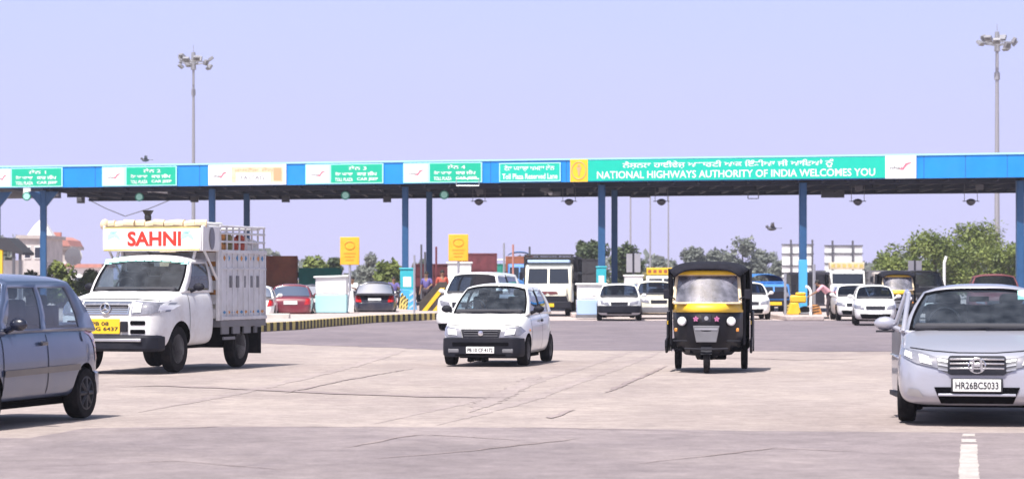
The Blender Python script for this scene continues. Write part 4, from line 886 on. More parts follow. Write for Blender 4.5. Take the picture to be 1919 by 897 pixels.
person('driver in pale blue shirt seated inside the white hatchback', (rt.location+Matrix.Rotation(rt.rotation_euler.z, 3, 'Z') @ V(X(1.95), -.33, 0)), rt.rotation_euler.z, sit(.42, .45), 'shirt_blue')
# pickup truck, left
P = car('pickup_truck', 'white goods pickup with tall slatted body and SAHNI header sign', 'truck', 330, 697, 17, .95, .80, 5.0, 1.80, 1.93, 2.62, .95, .385, 'white_old',
        [(0, .96), (.03, 1.10), (.10, 1.17), (.4, 1.24), (1.15, 1.35), (1.4, 1.36), (2.45, 1.36)], 1.12, 1.62, 2.28, 2.42, 1.335,
        [(.14, .10), (.86, .93)], zb=.42, bodyend=2.45, tw=.84, rim='rim_steel', mirror='black_plastic', glassm='glass', track=.76,
        hwp=[(0, .80), (.06, .90), (.16, .96), (.4, .99), (.9, 1), (2.45, 1)], zbf=[(0, .42), (.1, .38), (.6, .40), (2.45, .42)])
rt, X = P['rt'], P['X']
simple_face(P, [(.44, .95), (.76, .96), (.88, 1.0), (.87, 1.14), (.46, 1.17)])
for s in (1, -1): project(P['bvh'], [(s*.47, .98), (s*.62, .99), (s*.62, 1.13), (s*.48, 1.14)][::s], 'front', 'lamp_bowl', 'lamp_lens', rt, off=.02); project(P['bvh'], [(s*.83, 1.01), (s*.88, 1.03), (s*.88, 1.10), (s*.83, 1.10)][::s], 'front', 'turn_lamp', 'lamp_lens', rt, off=.02)
project(P['bvh'], [(-.40, .96), (.40, .96), (.42, 1.155), (-.42, 1.155)], 'front', 'grille', 'chrome', rt, off=.012)
gx = P['bvh'].ray_cast(V(6, 0, 1.05), V(-1, 0, 0))[0].x
for z in (.99, 1.03, 1.07, 1.11): q = MB(); q.box((gx+.02, 0, z), (.03, .76, .014)); q.obj('grille_slat', 'grey_plastic', rt)
q = MB(); c = V(gx+.05, 0, 1.055); q.path([c+V(0, .085*math.cos(t), .085*math.sin(t)) for t in [i*math.pi/10 for i in range(21)]], .011, 6)
for k in range(3): t = R(90+120*k); q.tube(c, c+V(0, .085*math.cos(t), .085*math.sin(t)), .020, .005, 6)
q.obj('emblem', 'chrome', rt)
project(P['bvh'], strip([(-.85, 1.17), (-.42, 1.20), (.42, 1.20), (.85, 1.17)], .012), 'front', 'bonnet_seam', 'dark_well', rt, off=.002)
# bumper
q = MB(); q.prism([(X(.40), -.88), (X(.12), -.87), (X(-.02), -.76), (X(-.07), -.45), (X(-.07), .45), (X(-.02), .76), (X(.12), .87), (X(.40), .88)], (0, 0, .36), (1, 0, 0), (0, 1, 0), .27); q.obj('front_bumper', 'black_plastic', rt, bevel=.05)
q = MB(); q.box((X(-.075), .2, .545), (.03, .9, .05)); q.obj('bumper_trim', 'steel', rt, bevel=.01)
for s in (1, -1):
    for z in (.82, .68): project(P['bvh'], rrect(.26, .07, .3, cx=s*.56, cz=z), 'front', 'air_slot', 'dark_well', rt, off=.006)
pm = plate(P, X(-.02)+.012, .765, .52, .24, 'PB 08\nBG 6437', 'plate_yellow')
for s in (1, -1): q = MB(); q.box((X(-.01)+.01, s*.33, .76), (.04, .12, .17)); q.obj('lamp_box', 'black_plastic', rt, bevel=.01)
q = MB()
for s in (1, -1): q.box((X(1.9)-1.1, s*.36, .56), (3.9, .08, .14))
for x in (2.6, 3.1, 4.0, 4.5): q.box((X(x), 0, .56), (.08, .8, .1))
q.box((X(2.9), .48, .60), (.8, .34, .30)); q.tube((X(2.6), -.2, .45), (X(4.5), -.3, .45), .04); q.box((X(3.4), .72, .50), (.08, .06, .40)); q.obj('chassis', 'dark_well', rt)
# cargo body
CW, x0, x1, zf, zt = .93, 2.52, 4.52, .82, 2.02
q = MB(); q.box((X((x0+x1)/2), 0, zf-.05), (x1-x0, CW*2, .12)); q.box((X((x0+x1)/2), 0, zf-.14), (x1-x0-.2, 1.0, .10)); q.obj('cargo_floor', 'grey_plastic', rt, bevel=.01)
for s in (1, -1):
    q = MB(); cx = X((x0+x1)/2); L_ = x1-x0
    q.box((cx, s*(CW-.03), (zf+zt)/2), (L_, .035, zt-zf))
    for k in range(9): q.box((X(x0+.04+k*(L_-.08)/8), s*(CW-.008), (zf+zt)/2), (.05, .03, zt-zf-.01))
    for z in (zf+.04, zt-.03): q.box((cx, s*(CW-.004), z), (L_-.01, .05, .06))
    q.box((cx, s*(CW-.008), zf+.88), (L_-.01, .03, .035))
    for k in range(10):
        xx = X(x0+.16+k*(L_-.32)/9)
        if s > 0: q.prism([(-.05, 0), (0, -.05), (.05, 0), (0, .05)], (xx, s*(CW-.010), zt-.14), (-1, 0, 0), (0, 0, 1), .008, mi=1+k % 2); q.prism([(-.07, 0), (0, -.03), (.07, 0), (0, .03)], (xx, s*(CW-.010), zf+.14), (-1, 0, 0), (0, 0, 1), .008, mi=2-k % 2)
    sd = q.obj('side_wall', ['rail_shaded', 'goods_orange', 'decor_blue'], rt, bevel=.006)
    for k in range(5): q = MB(); q.box((X(x0+.42+k*.30), s*(CW-.006), zf+.66), (.07+.03*(k % 2), .03, .20)); q.obj('side_vent', 'grey_plastic', sd)
    q = MB()
    for z in (zt+.14, zt+.28, zt+.40): q.tube((X(x0), s*(CW-.03), z), (X(x1), s*(CW-.03), z), .02)
    for k in range(8): q.tube((X(x0+.03+k*(L_-.06)/7), s*(CW-.03), zt), (X(x0+.03+k*(L_-.06)/7), s*(CW-.03), zt+.42), .018)
    q.obj('top_rail', 'rail_shaded', rt)
    q = MB(); q.box((X(3.57)-.58, s*.80, .46), (.03, .36, .46)); q.obj('mud_flap', 'rubber', rt)
    q = MB()
    for k in range(4): q.box((X(x0+.2+k*.48), s*(CW-.02), zf-.16), (.30, .03, .14))
    q.box((X(x0+.35), s*(CW-.01), zf-.30), (.5, .03, .05)); q.obj('side_guard', 'grey_plastic', rt)
q = MB()
for z in [zf+.12+.24*k for k in range(6)]: q.box((X(x0), 0, z), (.04, CW*2-.1, .16))
for y in (-.88, -.4, .4, .88): q.box((X(x0-.03), y, (zf+zt)/2+.15), (.05, .06, zt-zf+.3))
q.obj('head_board', 'white_old', rt, bevel=.01)
q = MB(); q.box((X(x1), 0, (zf+zt)/2), (.04, CW*2-.1, zt-zf)); q.obj('tail_board', 'white_old', rt)
# header over the cab
hd = MB(); hx0, hx1, hz0, hz1 = 1.78, 2.50, 1.99, 2.42
hd.box((X(hx0)+.0, 0, (hz0+hz1)/2-.02), (.05, 1.80, hz1-hz0-.04)); hd.box((X((hx0+hx1)/2), 0, hz0+.03), (hx1-hx0, 1.74, .05))
for s in (1, -1): hd.box((X((hx0+hx1)/2), s*.90, (hz0+hz1)/2), (hx1-hx0, .04, hz1-hz0))
for s in (1, -1): hd.tube((X(hx0+.1), s*.7, 1.86), (X(hx0+.2), s*.7, hz0+.03), .025); hd.tube((X(hx1), s*.87, 1.5), (X(hx0+.15), s*.87, hz0+.02), .022)
hdo = hd.obj('header_box', 'white_old', rt, bevel=.02)
fx = X(hx0)+.025
q = MB(); q.box((fx+.006, 0, (hz0+hz1)/2-.01), (.012, 1.74, .36)); q.obj('header_sign', 'sign_white', hdo, bevel=.004)
text('lettering', 'SAHNI', 'ink_red', hdo, (fx+.014, -.44, hz0+.085), (0, 1, 0), (0, 0, 1), .98, .25, .004, bold=.035)
q = MB(); q.box((fx+.008, 0, hz0+.025), (.012, 1.74, .025)); q.box((fx+.008, 0, hz1-.035), (.012, 1.74, .02)); q.obj('header_stripe', 'kerb_yellow', hdo)
for s in (1, -1):
    q = MB(); q.prism([(0, 0), (.12, .05), (.24, -.02), (.20, .07), (.10, .12), (0, .08)], (fx+.014, s*.54 if s > 0 else -.80, hz0+.2), (0, 1, 0), (0, 0, 1), .004); q.prism([(0, .15), (.1, .13), (.16, .18), (.05, .19)], (fx+.014, s*.56 if s > 0 else -.78, hz0+.16), (0, 1, 0), (0, 0, 1), .004); q.obj('painted_flourish', 'booth_aqua', hdo)
q = MB(); q.lathe([(.001, 0), (.10, .005), (.14, .01)], (0, 0, 0), 'y', 16)
for v in q.bm.verts: v.co = Vector((v.co.x*.75, v.co.y, v.co.z*1.35))+V(X(hx0+.36), .925, (hz0+hz1)/2)
q.obj('painted_drop', 'dark_paint', hdo)
# goods on top
rz = rt.rotation_euler.z; RM = Matrix.Rotation(rz, 3, 'Z'); TL = lambda v: rt.location+RM @ Vector(v)
q = MB(); rnd = random.Random(4)
for k in range(10): q.tube((X(1.9)+rnd.uniform(-.06, .06), -.92+k*.184, hz1+.03+rnd.uniform(-.02, .02)), (X(1.9)+rnd.uniform(-.06, .06), -.92+(k+1)*.184, hz1+.03), .065, .07, 9)
q.sphere((X(1.9), -.93, hz1+.02), .10, sc=(1, .8, 1)); tag(q.obj('rolled_tarp', 'tarp_cream', None, rt.location, rz), 'rolled cream tarpaulin lying along the top of the pickup header', 'tarpaulin')
q = MB(); q.box((X(2.3), .42, hz1+.03), (.8, .95, .06)); q.box((X(3.5), .38, zt+.36), (2.0, .92, .05), Matrix.Rotation(R(1.2), 3, 'Y')); tag(q.obj('folded_sheet', 'booth_white', None, rt.location, rz, bevel=.05), 'long pale sheet lying over the load from the pickup header to the body rear', 'sheet')
q = MB(); c = (X(1.95), -.16, hz1+.14); q.sphere(c, .07, sc=(.8, .9, 1.3)); q.tube((c[0], c[1], hz1+.05), c, .025); q.lathe([(.03, 0), (.05, .02), (.10, .10)], (c[0], c[1], c[2]+.02), 'z', 12); tag(q.obj('horn', 'ink', None, rt.location, rz), 'small dark horn standing on top of the pickup header', 'horn')
for i, (nm, m, lb, x, y, s) in enumerate((('goods_bundle', 'goods_orange', 'orange bundle on top of the load behind the pickup header', 2.72, .5, (.45, .8, .34)), ('goods_bundle', 'goods_olive', 'olive bundle behind the top rail at the front of the pickup body', 3.0, .62, (.7, .5, .40)),
        ('goods_bundle', 'goods_red', 'red bundle behind the top rail in the middle of the pickup body', 3.62, .60, (.7, .5, .34)), ('goods_bundle', 'shirt_white', 'white sack behind the top rail at the rear of the pickup body', 4.15, .5, (.6, .7, .24)),
        ('goods_bundle', 'tarp_cream', 'cream sack lying across the load above the red bundle', 3.4, .1, (1.4, 1.0, .26)))):
    q = MB(); r2 = random.Random(i)
    for k in range(7): q.sphere((X(x)+r2.uniform(-.35, .35)*s[0], y+r2.uniform(-.35, .35)*s[1], zt+.12+r2.uniform(-.25, .3)*s[2]), .24, sc=(s[0]*.8, s[1]*.8, s[2]*1.4))
    q.box((X(x), y, zt-.35), (s[0]*.8, s[1]*.9, .9)); tag(q.obj(nm, m, None, rt.location, rz), lb, 'bundle')
person('driver in khaki shirt seated inside the white pickup', TL((X(2.0), -.40, .18)), rz, sit(.62, .42), 'shirt_khaki')
q = MB(); c = P['shield'](.0, .80)+V(.02, 0, 0)
for u in [i/10 for i in range(-9, 10)]:
    a = P['shield'](u, .92)+V(.012, 0, 0); q.box(a, (.01, .13, .07+.03*(int(u*10) % 2)), Matrix.Rotation(R(-35), 3, 'Y'))
q.obj('windscreen_fringe', 'sign_mint', rt)

# ------------------------------------------------------------------ auto rickshaw
def rickshaw(label, px, py, alpha, detail=True):
    f = Vector((-math.sin(R(alpha)), -math.cos(R(alpha)), 0)); l = Vector((-f.y, f.x, 0)); g = gnd(px, py); loc = g-f*.98; rz = math.atan2(f.y, f.x)
    rt = root('auto_rickshaw', label, 'auto rickshaw', loc, rz)
    # front shell: plan sections by height
    def sec(z, n=16):
        w = interp([(.30, .36), (.42, .50), (.6, .545), (.95, .56), (1.14, .56)], z); nose = interp([(.30, .95), (.45, 1.12), (.7, 1.17), (.98, 1.12), (1.14, 1.06)], z)
        return [V(.30+(nose-.30)*(1-abs(u)**3.2)+0, w*u if abs(u) < .999 else w*u, z) for u in [-1+2*i/n for i in range(n+1)]]
    q = MB(); q.grid([sec(z) for z in (.30, .36, .44, .55, .70, .85, .975)]); body = q.obj('front_body', 'black_paint', rt); so2 = body.modifiers.new('s', 'SOLIDIFY'); so2.thickness = .03; so2.offset = 1
    bvh = shell(body.data)
    q = MB(); q.grid([[p+V(.012, 0, 0) for p in sec(z)] for z in (.98, 1.05, 1.12)]); b2 = q.obj('yellow_band', 'yellow_paint', rt); so2 = b2.modifiers.new('s', 'SOLIDIFY'); so2.thickness = .03; so2.offset = 1
    # windscreen and frame
    def ws(u, v): return V(1.03-.30*v-.18*abs(u)**3, u*lerp(.54, .50, v), lerp(1.13, 1.60, v))
    q = MB(); q.grid([[ws(-.97+1.94*i/12, v) for i in range(13)] for v in (.03, .5, .97)]); q.obj('windscreen', 'glass_bright', rt, recalc=False)
    q = MB(); q.path([ws(-1, 0), ws(-1, 1)], .030); q.path([ws(1, 0), ws(1, 1)], .030); q.path([ws(-1+.2*i, 1) for i in range(11)], .025); q.path([ws(-1+.2*i, 0) for i in range(11)], .018); q.obj('windscreen_frame', 'tarp_cream', rt)
    q = MB(); q.grid([[ws(-1.04+2.08*i/12, 1.0)+V(.04, 0, dz) for i in range(13)] for dz in (-.005, .065)]); hd = q.obj('roof_visor', 'yellow_paint', rt); so2 = hd.modifiers.new('s', 'SOLIDIFY'); so2.thickness = .03
    # canvas roof
    q = MB(); rows = []
    for x, w, zt in ((.86, .54, 1.70), (.74, .60, 1.765), (.4, .64, 1.80), (-.2, .66, 1.82), (-.8, .67, 1.79), (-1.15, .66, 1.68), (-1.28, .64, 1.40), (-1.30, .64, 1.0)):
        rows.append([V(x, w*u, zt-.13*abs(u)**4-(.03*(1-abs(u)) if False else 0)) for u in [-1+i/8 for i in range(17)]])
    q.grid(rows); rf = q.obj('canvas_roof', 'canvas', rt, angle=60); so2 = rf.modifiers.new('s', 'SOLIDIFY'); so2.thickness = .03
    for s in (1, -1):
        q = MB(); q.prism([(-1.28, 1.0), (-.05, 1.0), (-.02, 1.70), (-1.05, 1.70), (-1.26, 1.45)], (0, s*.665, 0), (1, 0, 0), (0, 0, 1), .02 if s < 0 else -.02); q.obj('side_curtain', 'canvas', rt)
        q = MB(); q.prism([(.28, 1.02), (.42, 1.02), (.62, 1.66), (.30, 1.70)], (0, s*.585, 0), (1, 0, 0), (0, 0, 1), .02); q.obj('side_flap', 'canvas', rt)
        # rear body side with fender
        pts = [(-1.30, .42), (-1.12, .38), (-1.08, .30)]+[(-.92+.29*math.cos(t), .26+.29*math.sin(t)) for t in [R(165-15*i) for i in range(11)]]+[(-.55, .34), (.2, .30), (.35, .40), (.32, .52), (-.15, .56), (-.25, .98), (-1.30, .98)]
        q = MB(); q.prism(pts, (0, s*.68, 0), (1, 0, 0), (0, 0, 1), .04 if s < 0 else -.04); q.obj('rear_side', 'black_paint', rt, bevel=.012)
        q = MB(); q.tube((.62, s*.60, .45), (.62, s*.60, 1.6), .02); q.obj('door_post', 'black_paint', rt)
        q = MB(); q.box((-.45, s*.692, .80), (.9, .012, .06)); q.obj('side_stripe', 'yellow_paint', rt)
        wheel(rt, -.92, s*.56, .215, w=.11, side=s, rim='rim_steel', n=22)
        q = MB(); q.lathe([(.001, .10), (.075, .09), (.088, .06), (.075, -.05), (.03, -.1)], (1.09-.12, s*.40, .84), 'x', 20); q.obj('lamp_housing', 'black_plastic', rt)
        q = MB(); q.lathe([(.001, .125), (.05, .118), (.072, .095)], (1.09-.12, s*.40, .84), 'x', 20); q.obj('headlight', 'lamp_lens', rt)
        q = MB(); q.box((1.0, s*.50, .70), (.04, .05, .06)); q.obj('turn_lamp', 'lamp_amber', rt, bevel=.012)
        q = MB(); q.box((.90, s*.66, 1.28), (.03, .10, .16)); q.tube((.85, s*.52, 1.2), (.9, s*.62, 1.24), .012); q.obj('mirror', 'black_plastic', rt, bevel=.015)
        if detail:
            q = MB()
            for k in range(5): t = R(72*k+90); q.prism([(0, 0), (.035*math.cos(t-.5), .035*math.sin(t-.5)), (.05*math.cos(t), .05*math.sin(t)), (.03*math.cos(t+.5), .035*math.sin(t+.5))], (1.19, s*.17, .88), (0, 1, 0), (0, 0, 1), .006)
            q.obj('painted_flower', 'decor_pink', rt)
    q = MB(); q.box((-.70, 0, .44), (1.2, 1.28, .18)); q.box((.2, 0, .36), (1.0, 1.1, .05)); q.box((-1.26, 0, .72), (.05, 1.28, .55)); q.box((-1.0, 0, .26), (.3, .5, .2)); q.obj('floor_pan', 'dark_well', rt, bevel=.02)
    q = MB(); q.box((-.75, 0, .66), (.5, 1.15, .14)); q.box((-1.05, 0, .92), (.12, 1.15, .45)); q.obj('rear_seat', 'seat_fabric', rt, bevel=.04)
    q = MB(); q.box((.02, 0, .68), (.35, .6, .10)); q.box((-.16, 0, .88), (.06, .6, .35)); q.obj('driver_seat', 'seat_fabric', rt, bevel=.03)
    q = MB(); q.prism([(-.215, .77), (.215, .77), (.165, .50), (-.165, .50)], (1.175, 0, 0), (0, 1, 0), (0, 0, 1), .02); q.obj('number_panel', 'grey_plastic', rt, bevel=.008)
    if detail:
        q = MB(); q.prism([(-.19, .73), (.19, .73), (.18, .70), (-.18, .70)], (1.197, 0, 0), (0, 1, 0), (0, 0, 1), .006); q.obj('panel_trim', 'steel', rt)
        q = MB(); q.lathe([(.001, .02), (.035, .015), (.045, 0)], (1.16, 0, .89), 'x', 16); q.obj('emblem', 'steel', rt)
        q = MB(); q.prism([(-.09, .96), (.09, .96), (.06, .80), (0, .77), (-.06, .80)], (1.155, 0, 0), (0, 1, 0), (0, 0, 1), .02); q.obj('badge_plate', 'dark_paint', rt)
        q = MB(); q.path([V(1.0, y, .52) for y in (-.55, .55)], .012); q.path([V(1.22, -.35, .40), V(1.26, 0, .39), V(1.22, .35, .40)], .016); q.obj('guard_bar', 'black_plastic', rt)
        q = MB(); q.path([V(.68, -.30, 1.12), V(.72, -.1, 1.16), V(.72, .1, 1.16), V(.68, .30, 1.12)], .016); q.tube((.72, 0, 1.15), (.95, 0, .7), .03); q.obj('handlebar', 'black_plastic', rt)
    # front wheel, fork and mudguard
    wheel(rt, .98, 0, .215, w=.10, side=1, rim='rim_steel', n=24)
    q = MB(); rows = [[V(.98+.27*math.cos(t), y, .215+.27*math.sin(t)) for y in (-.09, -.05, .05, .09)] for t in [R(20+14*i) for i in range(11)]]; q.grid(rows); q.obj('mudguard', 'black_plastic', rt)
    q = MB(); q.tube((.98, .08, .215), (.90, .08, .52), .022); q.tube((.98, -.08, .215), (.90, -.08, .52), .022); q.box((.80, 0, .40), (.30, .55, .16)); q.obj('fork', 'dark_well', rt)
    return rt
rk = rickshaw('black auto rickshaw with a yellow band driving towards the viewer', 1325, 698, 6.5)
rz = rk.rotation_euler.z; RM = Matrix.Rotation(rz, 3, 'Z')
person('driver in white shirt seated inside the black auto rickshaw', rk.location+RM @ V(.02, -.02, 0), rz, sit(.62, .55), 'shirt_white')
# ------------------------------------------------------------------ cars at the plaza
HB = [(0, .60), (.03, .70), (.10, .76), (.35, .84), (.80, .95), (1.1, .97), (3.3, 1.0), (3.7, .98), (3.8, .8), (3.85, .66)]
def smallcar(name, label, px, py, alpha, W, H, paint, L=3.85, rear=False, ry=0, kind='hatch', rx=None, **kw):
    wb, fo = L*.64, L*.18
    k = H/1.48
    if kind == 'hatch': tp, A, B, C, D, belt = HB, .85, 1.5, L-.55, L-.12, .98
    elif kind == 'suv': tp, A, B, C, D, belt = [(0, .66), (.03, .88), (.10, .96), (.35, 1.02), (.9, 1.08), (1.2, 1.10), (L-.2, 1.12), (L-.05, .95), (L, .7)], 1.05, 1.6, L-.35, L-.1, 1.09
    else: tp, A, B, C, D, belt = [(0, .58), (.03, .69), (.09, .755), (.3, .83), (1.05, .96), (1.4, .97), (L-.8, 1.0), (L-.2, .98), (L-.06, .92), (L, .75)], 1.1, 1.9, L-1.15, L-.5, .97
    tp = [(x, z*(k if kind != 'suv' else H/1.72)) for x, z in tp]; belt *= (k if kind != 'suv' else H/1.72)
    r = kw.pop('r', .29)
    P = car(name, label, 'car', px, py, alpha, (rx if rx is not None else (L-fo-.1 if rear else fo)), ry, L, W, H, wb, fo, r, paint, tp, A, B, C, D, belt,
            [(.10, .05), (.46, .42), (.50, .47), (.86, .92)], zb=.2*k, detail=False, glassm='glass_dark' if not rear else 'glass_dark', face=-1 if rear else 1, **kw)
    return P
def front(P, k=1, low=True, grm='black_plastic', plate_=True):
    simple_face(P, [(.36, .56*k), (.66, .60*k), (.70, .72*k), (.40, .67*k)], [(-.30, .55*k), (.30, .55*k), (.32, .67*k), (-.32, .67*k)], grm)
    if low: project(P['bvh'], [(-.5, .40*k), (.5, .40*k), (.44, .24*k), (-.44, .24*k)], 'front', 'lower_intake', 'dark_well', P['rt'])
    if plate_:
        x = P['bvh'].ray_cast(V(6, 0, .45*k), V(-1, 0, 0))[0].x; q = MB(); q.box((x+.02, 0, .45*k), (.02, .48, .11)); q.obj('number_plate', 'plate_white', P['rt'])
def rearface(P, k=1):
    simple_face(P, [(.50, .62*k), (.72, .64*k), (.73, .88*k), (.56, .86*k)], mode='rear', lampm='lamp_red')
    x = P['bvh'].ray_cast(V(-6, 0, .72*k), V(1, 0, 0))[0].x; q = MB(); q.box((x-.015, 0, .72*k), (.02, .5, .13)); q.obj('number_plate', 'plate_white', P['rt'])
P = smallcar('white_suv', 'white multi seater car waiting directly behind the white hatchback', 831, 618, 13, 1.78, 1.74, 'white_paint', L=4.5, kind='suv', ry=-.79, r=.32, bumper=(.22, .50, .03, 'white_paint')); front(P, 1.25)
P = smallcar('white_suv', 'white car with raised black bumper right of the blue and white booth', 1161, 600, 2, 1.66, 1.36, 'white_paint', kind='suv', L=4.2, r=.33, bumper=(.30, .55, .04, 'black_plastic')); front(P, 1.02, plate_=False)
P = smallcar('white_suv', 'white car with dark windscreen half hidden by the auto rickshaw', 1232, 597, -2, 1.68, 1.46, 'cream_paint', kind='suv', L=4.3, r=.32, bumper=(.26, .46, .04, 'grey_plastic')); front(P, 1.08)
P = smallcar('red_sedan', 'dark red car seen from behind in the left lane', 546, 600, -3, 1.62, 1.34, 'red_paint', kind='sedan', L=4.0, rear=True); rearface(P, .92)
P = smallcar('dark_suv', 'dark blue black car seen from behind right of the white booth', 703, 596, -2, 1.62, 1.42, 'dark_paint', kind='hatch', L=4.0, rear=True); rearface(P, 1)
P = smallcar('dark_car', 'dark blue car mostly hidden beside the red car', 588, 592, -2, 1.55, 1.30, 'dark_paint', kind='hatch', rear=True); rearface(P, .9)
P = smallcar('white_car', 'white car mostly hidden behind the pickup body', 476, 603, -3, 1.55, 1.32, 'white_paint', kind='hatch', rear=True); rearface(P, .9)
P = smallcar('white_car', 'white car half hidden behind the right side of the auto rickshaw', 1404, 598, 0, 1.60, 1.42, 'white_paint', kind='hatch'); front(P)
P = smallcar('white_car', 'white car with dark windscreen right of the person in pink', 1600, 600, 2, 1.30, 1.34, 'white_paint', kind='hatch'); front(P, .95)
P = smallcar('white_car', 'white car in front of the yellow auto rickshaw near the right', 1640, 609, 6, 1.40, 1.34, 'white_paint', kind='hatch', r=.27); front(P, .95)
P = smallcar('maroon_suv', 'maroon utility vehicle showing above the silver sedan roof', 1866, 607, 8, 1.80, 1.70, 'maroon', kind='suv', L=4.5, r=.33); front(P, 1.2)
P = smallcar('black_suv', 'black vehicle with dark windscreen above the left end of the silver sedan roof', 1734, 597, 3, 1.72, 1.86, 'black_paint', kind='suv', L=4.3, r=.34); front(P, 1.25)
rickshaw('yellow and black auto rickshaw waiting beside the white cars on the right', 1684, 604, 4, detail=False)
# ------------------------------------------------------------------ goods trucks
def goods_truck(name, label, px, py, alpha, W, Hc, Hb, L, cabm, boxm, rear=False, header=None, rack=False, lowm='black_plastic', boxz=1.1, dash=True, tarp=None, split=True, bonnet=False):
    f = Vector((-math.sin(R(alpha)), -math.cos(R(alpha)), 0))*(-1 if rear else 1); g = gnd(px, py); loc = g-f*(L/2 if not rear else -L/2)
    rt = root(name, label, 'truck', loc, math.atan2(f.y, f.x)); X = lambda q: L/2-q; hw = W/2; cl = 1.7
    zl = .55; zs = Hc*.60
    q = MB()     # cab: lower block, pillars, roof
    prof = [(0, zl), (0, zs-.05), (.06, zs+.02), (.22, Hc*.93), (.34, Hc), (cl, Hc), (cl, zl)]
    q.prism([(X(x), z) for x, z in prof], (0, hw, 0), (1, 0, 0), (0, 0, 1), W); cab = q.obj('cab', cabm, rt, bevel=.07)
    bz0, bz1 = zs+.05, Hc*.91
    def wp(y, z): return V(X(lerp(.065, .215, (z-zs)/(Hc*.93-zs)))+.02, y, z)
    for s in ((1, -1) if split else (0,)):
        a, b = (.04, hw*.88) if split else (-hw*.88, hw*.88); pts = [(s*a if split else a, bz0), (s*b if split else b, bz0), (s*b*.95 if split else b, bz1), (s*a if split else a, bz1)]
        q = MB(); q.bm.faces.new([q.bm.verts.new(wp(*p)) for p in pts]); o = q.obj('windshield', 'black_window', rt)
    for s in (1, -1):
        q = MB(); q.prism([(X(.45), zs+.05), (X(1.35), zs+.05), (X(1.35), Hc*.9), (X(.5), Hc*.9)], (0, s*(hw+.004), 0), (1, 0, 0), (0, 0, 1), .008); q.obj('side_window', 'black_window', rt)
        q = MB(); q.lathe([(.001, .05), (.09, .04), (.12, 0)], (X(0)+.01, s*hw*.72, zl+.28), 'x', 16); q.obj('headlight', 'lamp_glass', rt)
        q = MB(); q.box((X(.1), s*(hw+.16), zs+.35), (.05, .16, .32)); q.tube((X(.2), s*hw, zs+.5), (X(.1), s*(hw+.15), zs+.5), .015); q.tube((X(.2), s*hw, zs+.15), (X(.1), s*(hw+.15), zs+.2), .015); q.obj('mirror', 'black_plastic', rt, bevel=.01)
    nx = 0
    if bonnet:
        nx = .52; q = MB(); q.prism([(X(.1), zl+.06), (X(-nx), zl+.06), (X(-nx), zs-.38), (X(-nx+.12), zs-.18), (X(.1), zs+.0)], (0, hw*.80, 0), (1, 0, 0), (0, 0, 1), W*.80); q.obj('bonnet', cabm, rt, bevel=.09)
    if dash: q = MB(); q.prism([(-hw*.45, zl+.50), (-hw*.1, zl+.46), (0, zl+.54), (hw*.1, zl+.46), (hw*.45, zl+.50), (hw*.38, zl+.58), (-hw*.38, zl+.60)], (X(-nx)+.005, 0, -.12 if nx else 0), (0, 1, 0), (0, 0, 1), .02); q.obj('grille', 'maroon', rt)
    q = MB(); q.prism([(-hw*.9, zl+.12), (hw*.9, zl+.12), (hw*.8, zl+.42), (-hw*.8, zl+.42)], (X(-nx)+.002, 0, -.14 if nx else 0), (0, 1, 0), (0, 0, 1), .012); q.obj('lower_grille', lowm, rt)
    q = MB(); q.box((X(-.1-nx), 0, .46), (.22, W*1.0, .30)); q.obj('bumper', lowm, rt, bevel=.04)
    q = MB(); q.box((X(-.22-nx), 0, .46), (.012, .55, .14)); q.obj('number_plate', 'plate_yellow', rt)
    for ax in (.95, L-1.4):
        for s in (1, -1): wheel(rt, X(ax), s*(hw-.18), .42, w=.26, side=s, n=20)
    q = MB(); q.box((X(L/2), .35, .72), (L-.4, .1, .2)); q.box((X(L/2), -.35, .72), (L-.4, .1, .2)); q.obj('chassis', 'dark_well', rt)
    bw = hw+.12; q = MB(); b0, b1 = cl+.12, L; zc = boxz
    for s in (1, -1):
        q.box((X((b0+b1)/2), s*(bw-.03), (zc+Hb)/2), (b1-b0, .05, Hb-zc))
        for k in range(8): q.box((X(b0+.05+k*(b1-b0-.1)/7), s*(bw+.01), (zc+Hb)/2), (.09, .06, Hb-zc))
        for z in (zc+.05, (zc+Hb)/2, Hb-.04): q.box((X((b0+b1)/2), s*(bw+.016), z), (b1-b0, .05, .09))
    for x in (b0, b1):
        q.box((X(x), 0, (zc+Hb)/2), (.05, 2*bw-.1, Hb-zc))
        for k in range(5): q.box((X(x)+(.02 if x == b0 else -.03), -bw+.1+k*(2*bw-.2)/4, (zc+Hb)/2), (.06, .09, Hb-zc))
        for z in (zc+.05, (zc+Hb)/2, Hb-.04): q.box((X(x)+(.02 if x == b0 else -.035), 0, z), (.05, 2*bw-.1, .08))
    q.box((X((b0+b1)/2), 0, zc-.04), (b1-b0, 2*bw, .12)); q.obj('cargo_body', boxm, rt)
    if tarp:
        q = MB(); rows = [[V(X(lerp(b0, b1, i/8)), bw*1.02*u, Hb+.02+.28*(1-abs(u)**2.5)*(1+.15*math.sin(i*2.1))-.25*(abs(u) > .99)) for u in [-1+k/6 for k in range(13)]] for i in range(9)]; q.grid(rows); q.obj('tarpaulin', tarp, rt)
    if header:
        q = MB(); q.box((X(.55), 0, Hc+.26), (.5, W*.98, .40)); h = q.obj('header_box', header, rt, bevel=.03)
        for k in range(6): q = MB(); q.box((X(.29), -hw*.8+k*hw*.32, Hc+.26), (.012, hw*.2, .18)); q.obj('painted_panel', 'kerb_yellow' if header != 'plate_yellow' else 'rust_red', h)
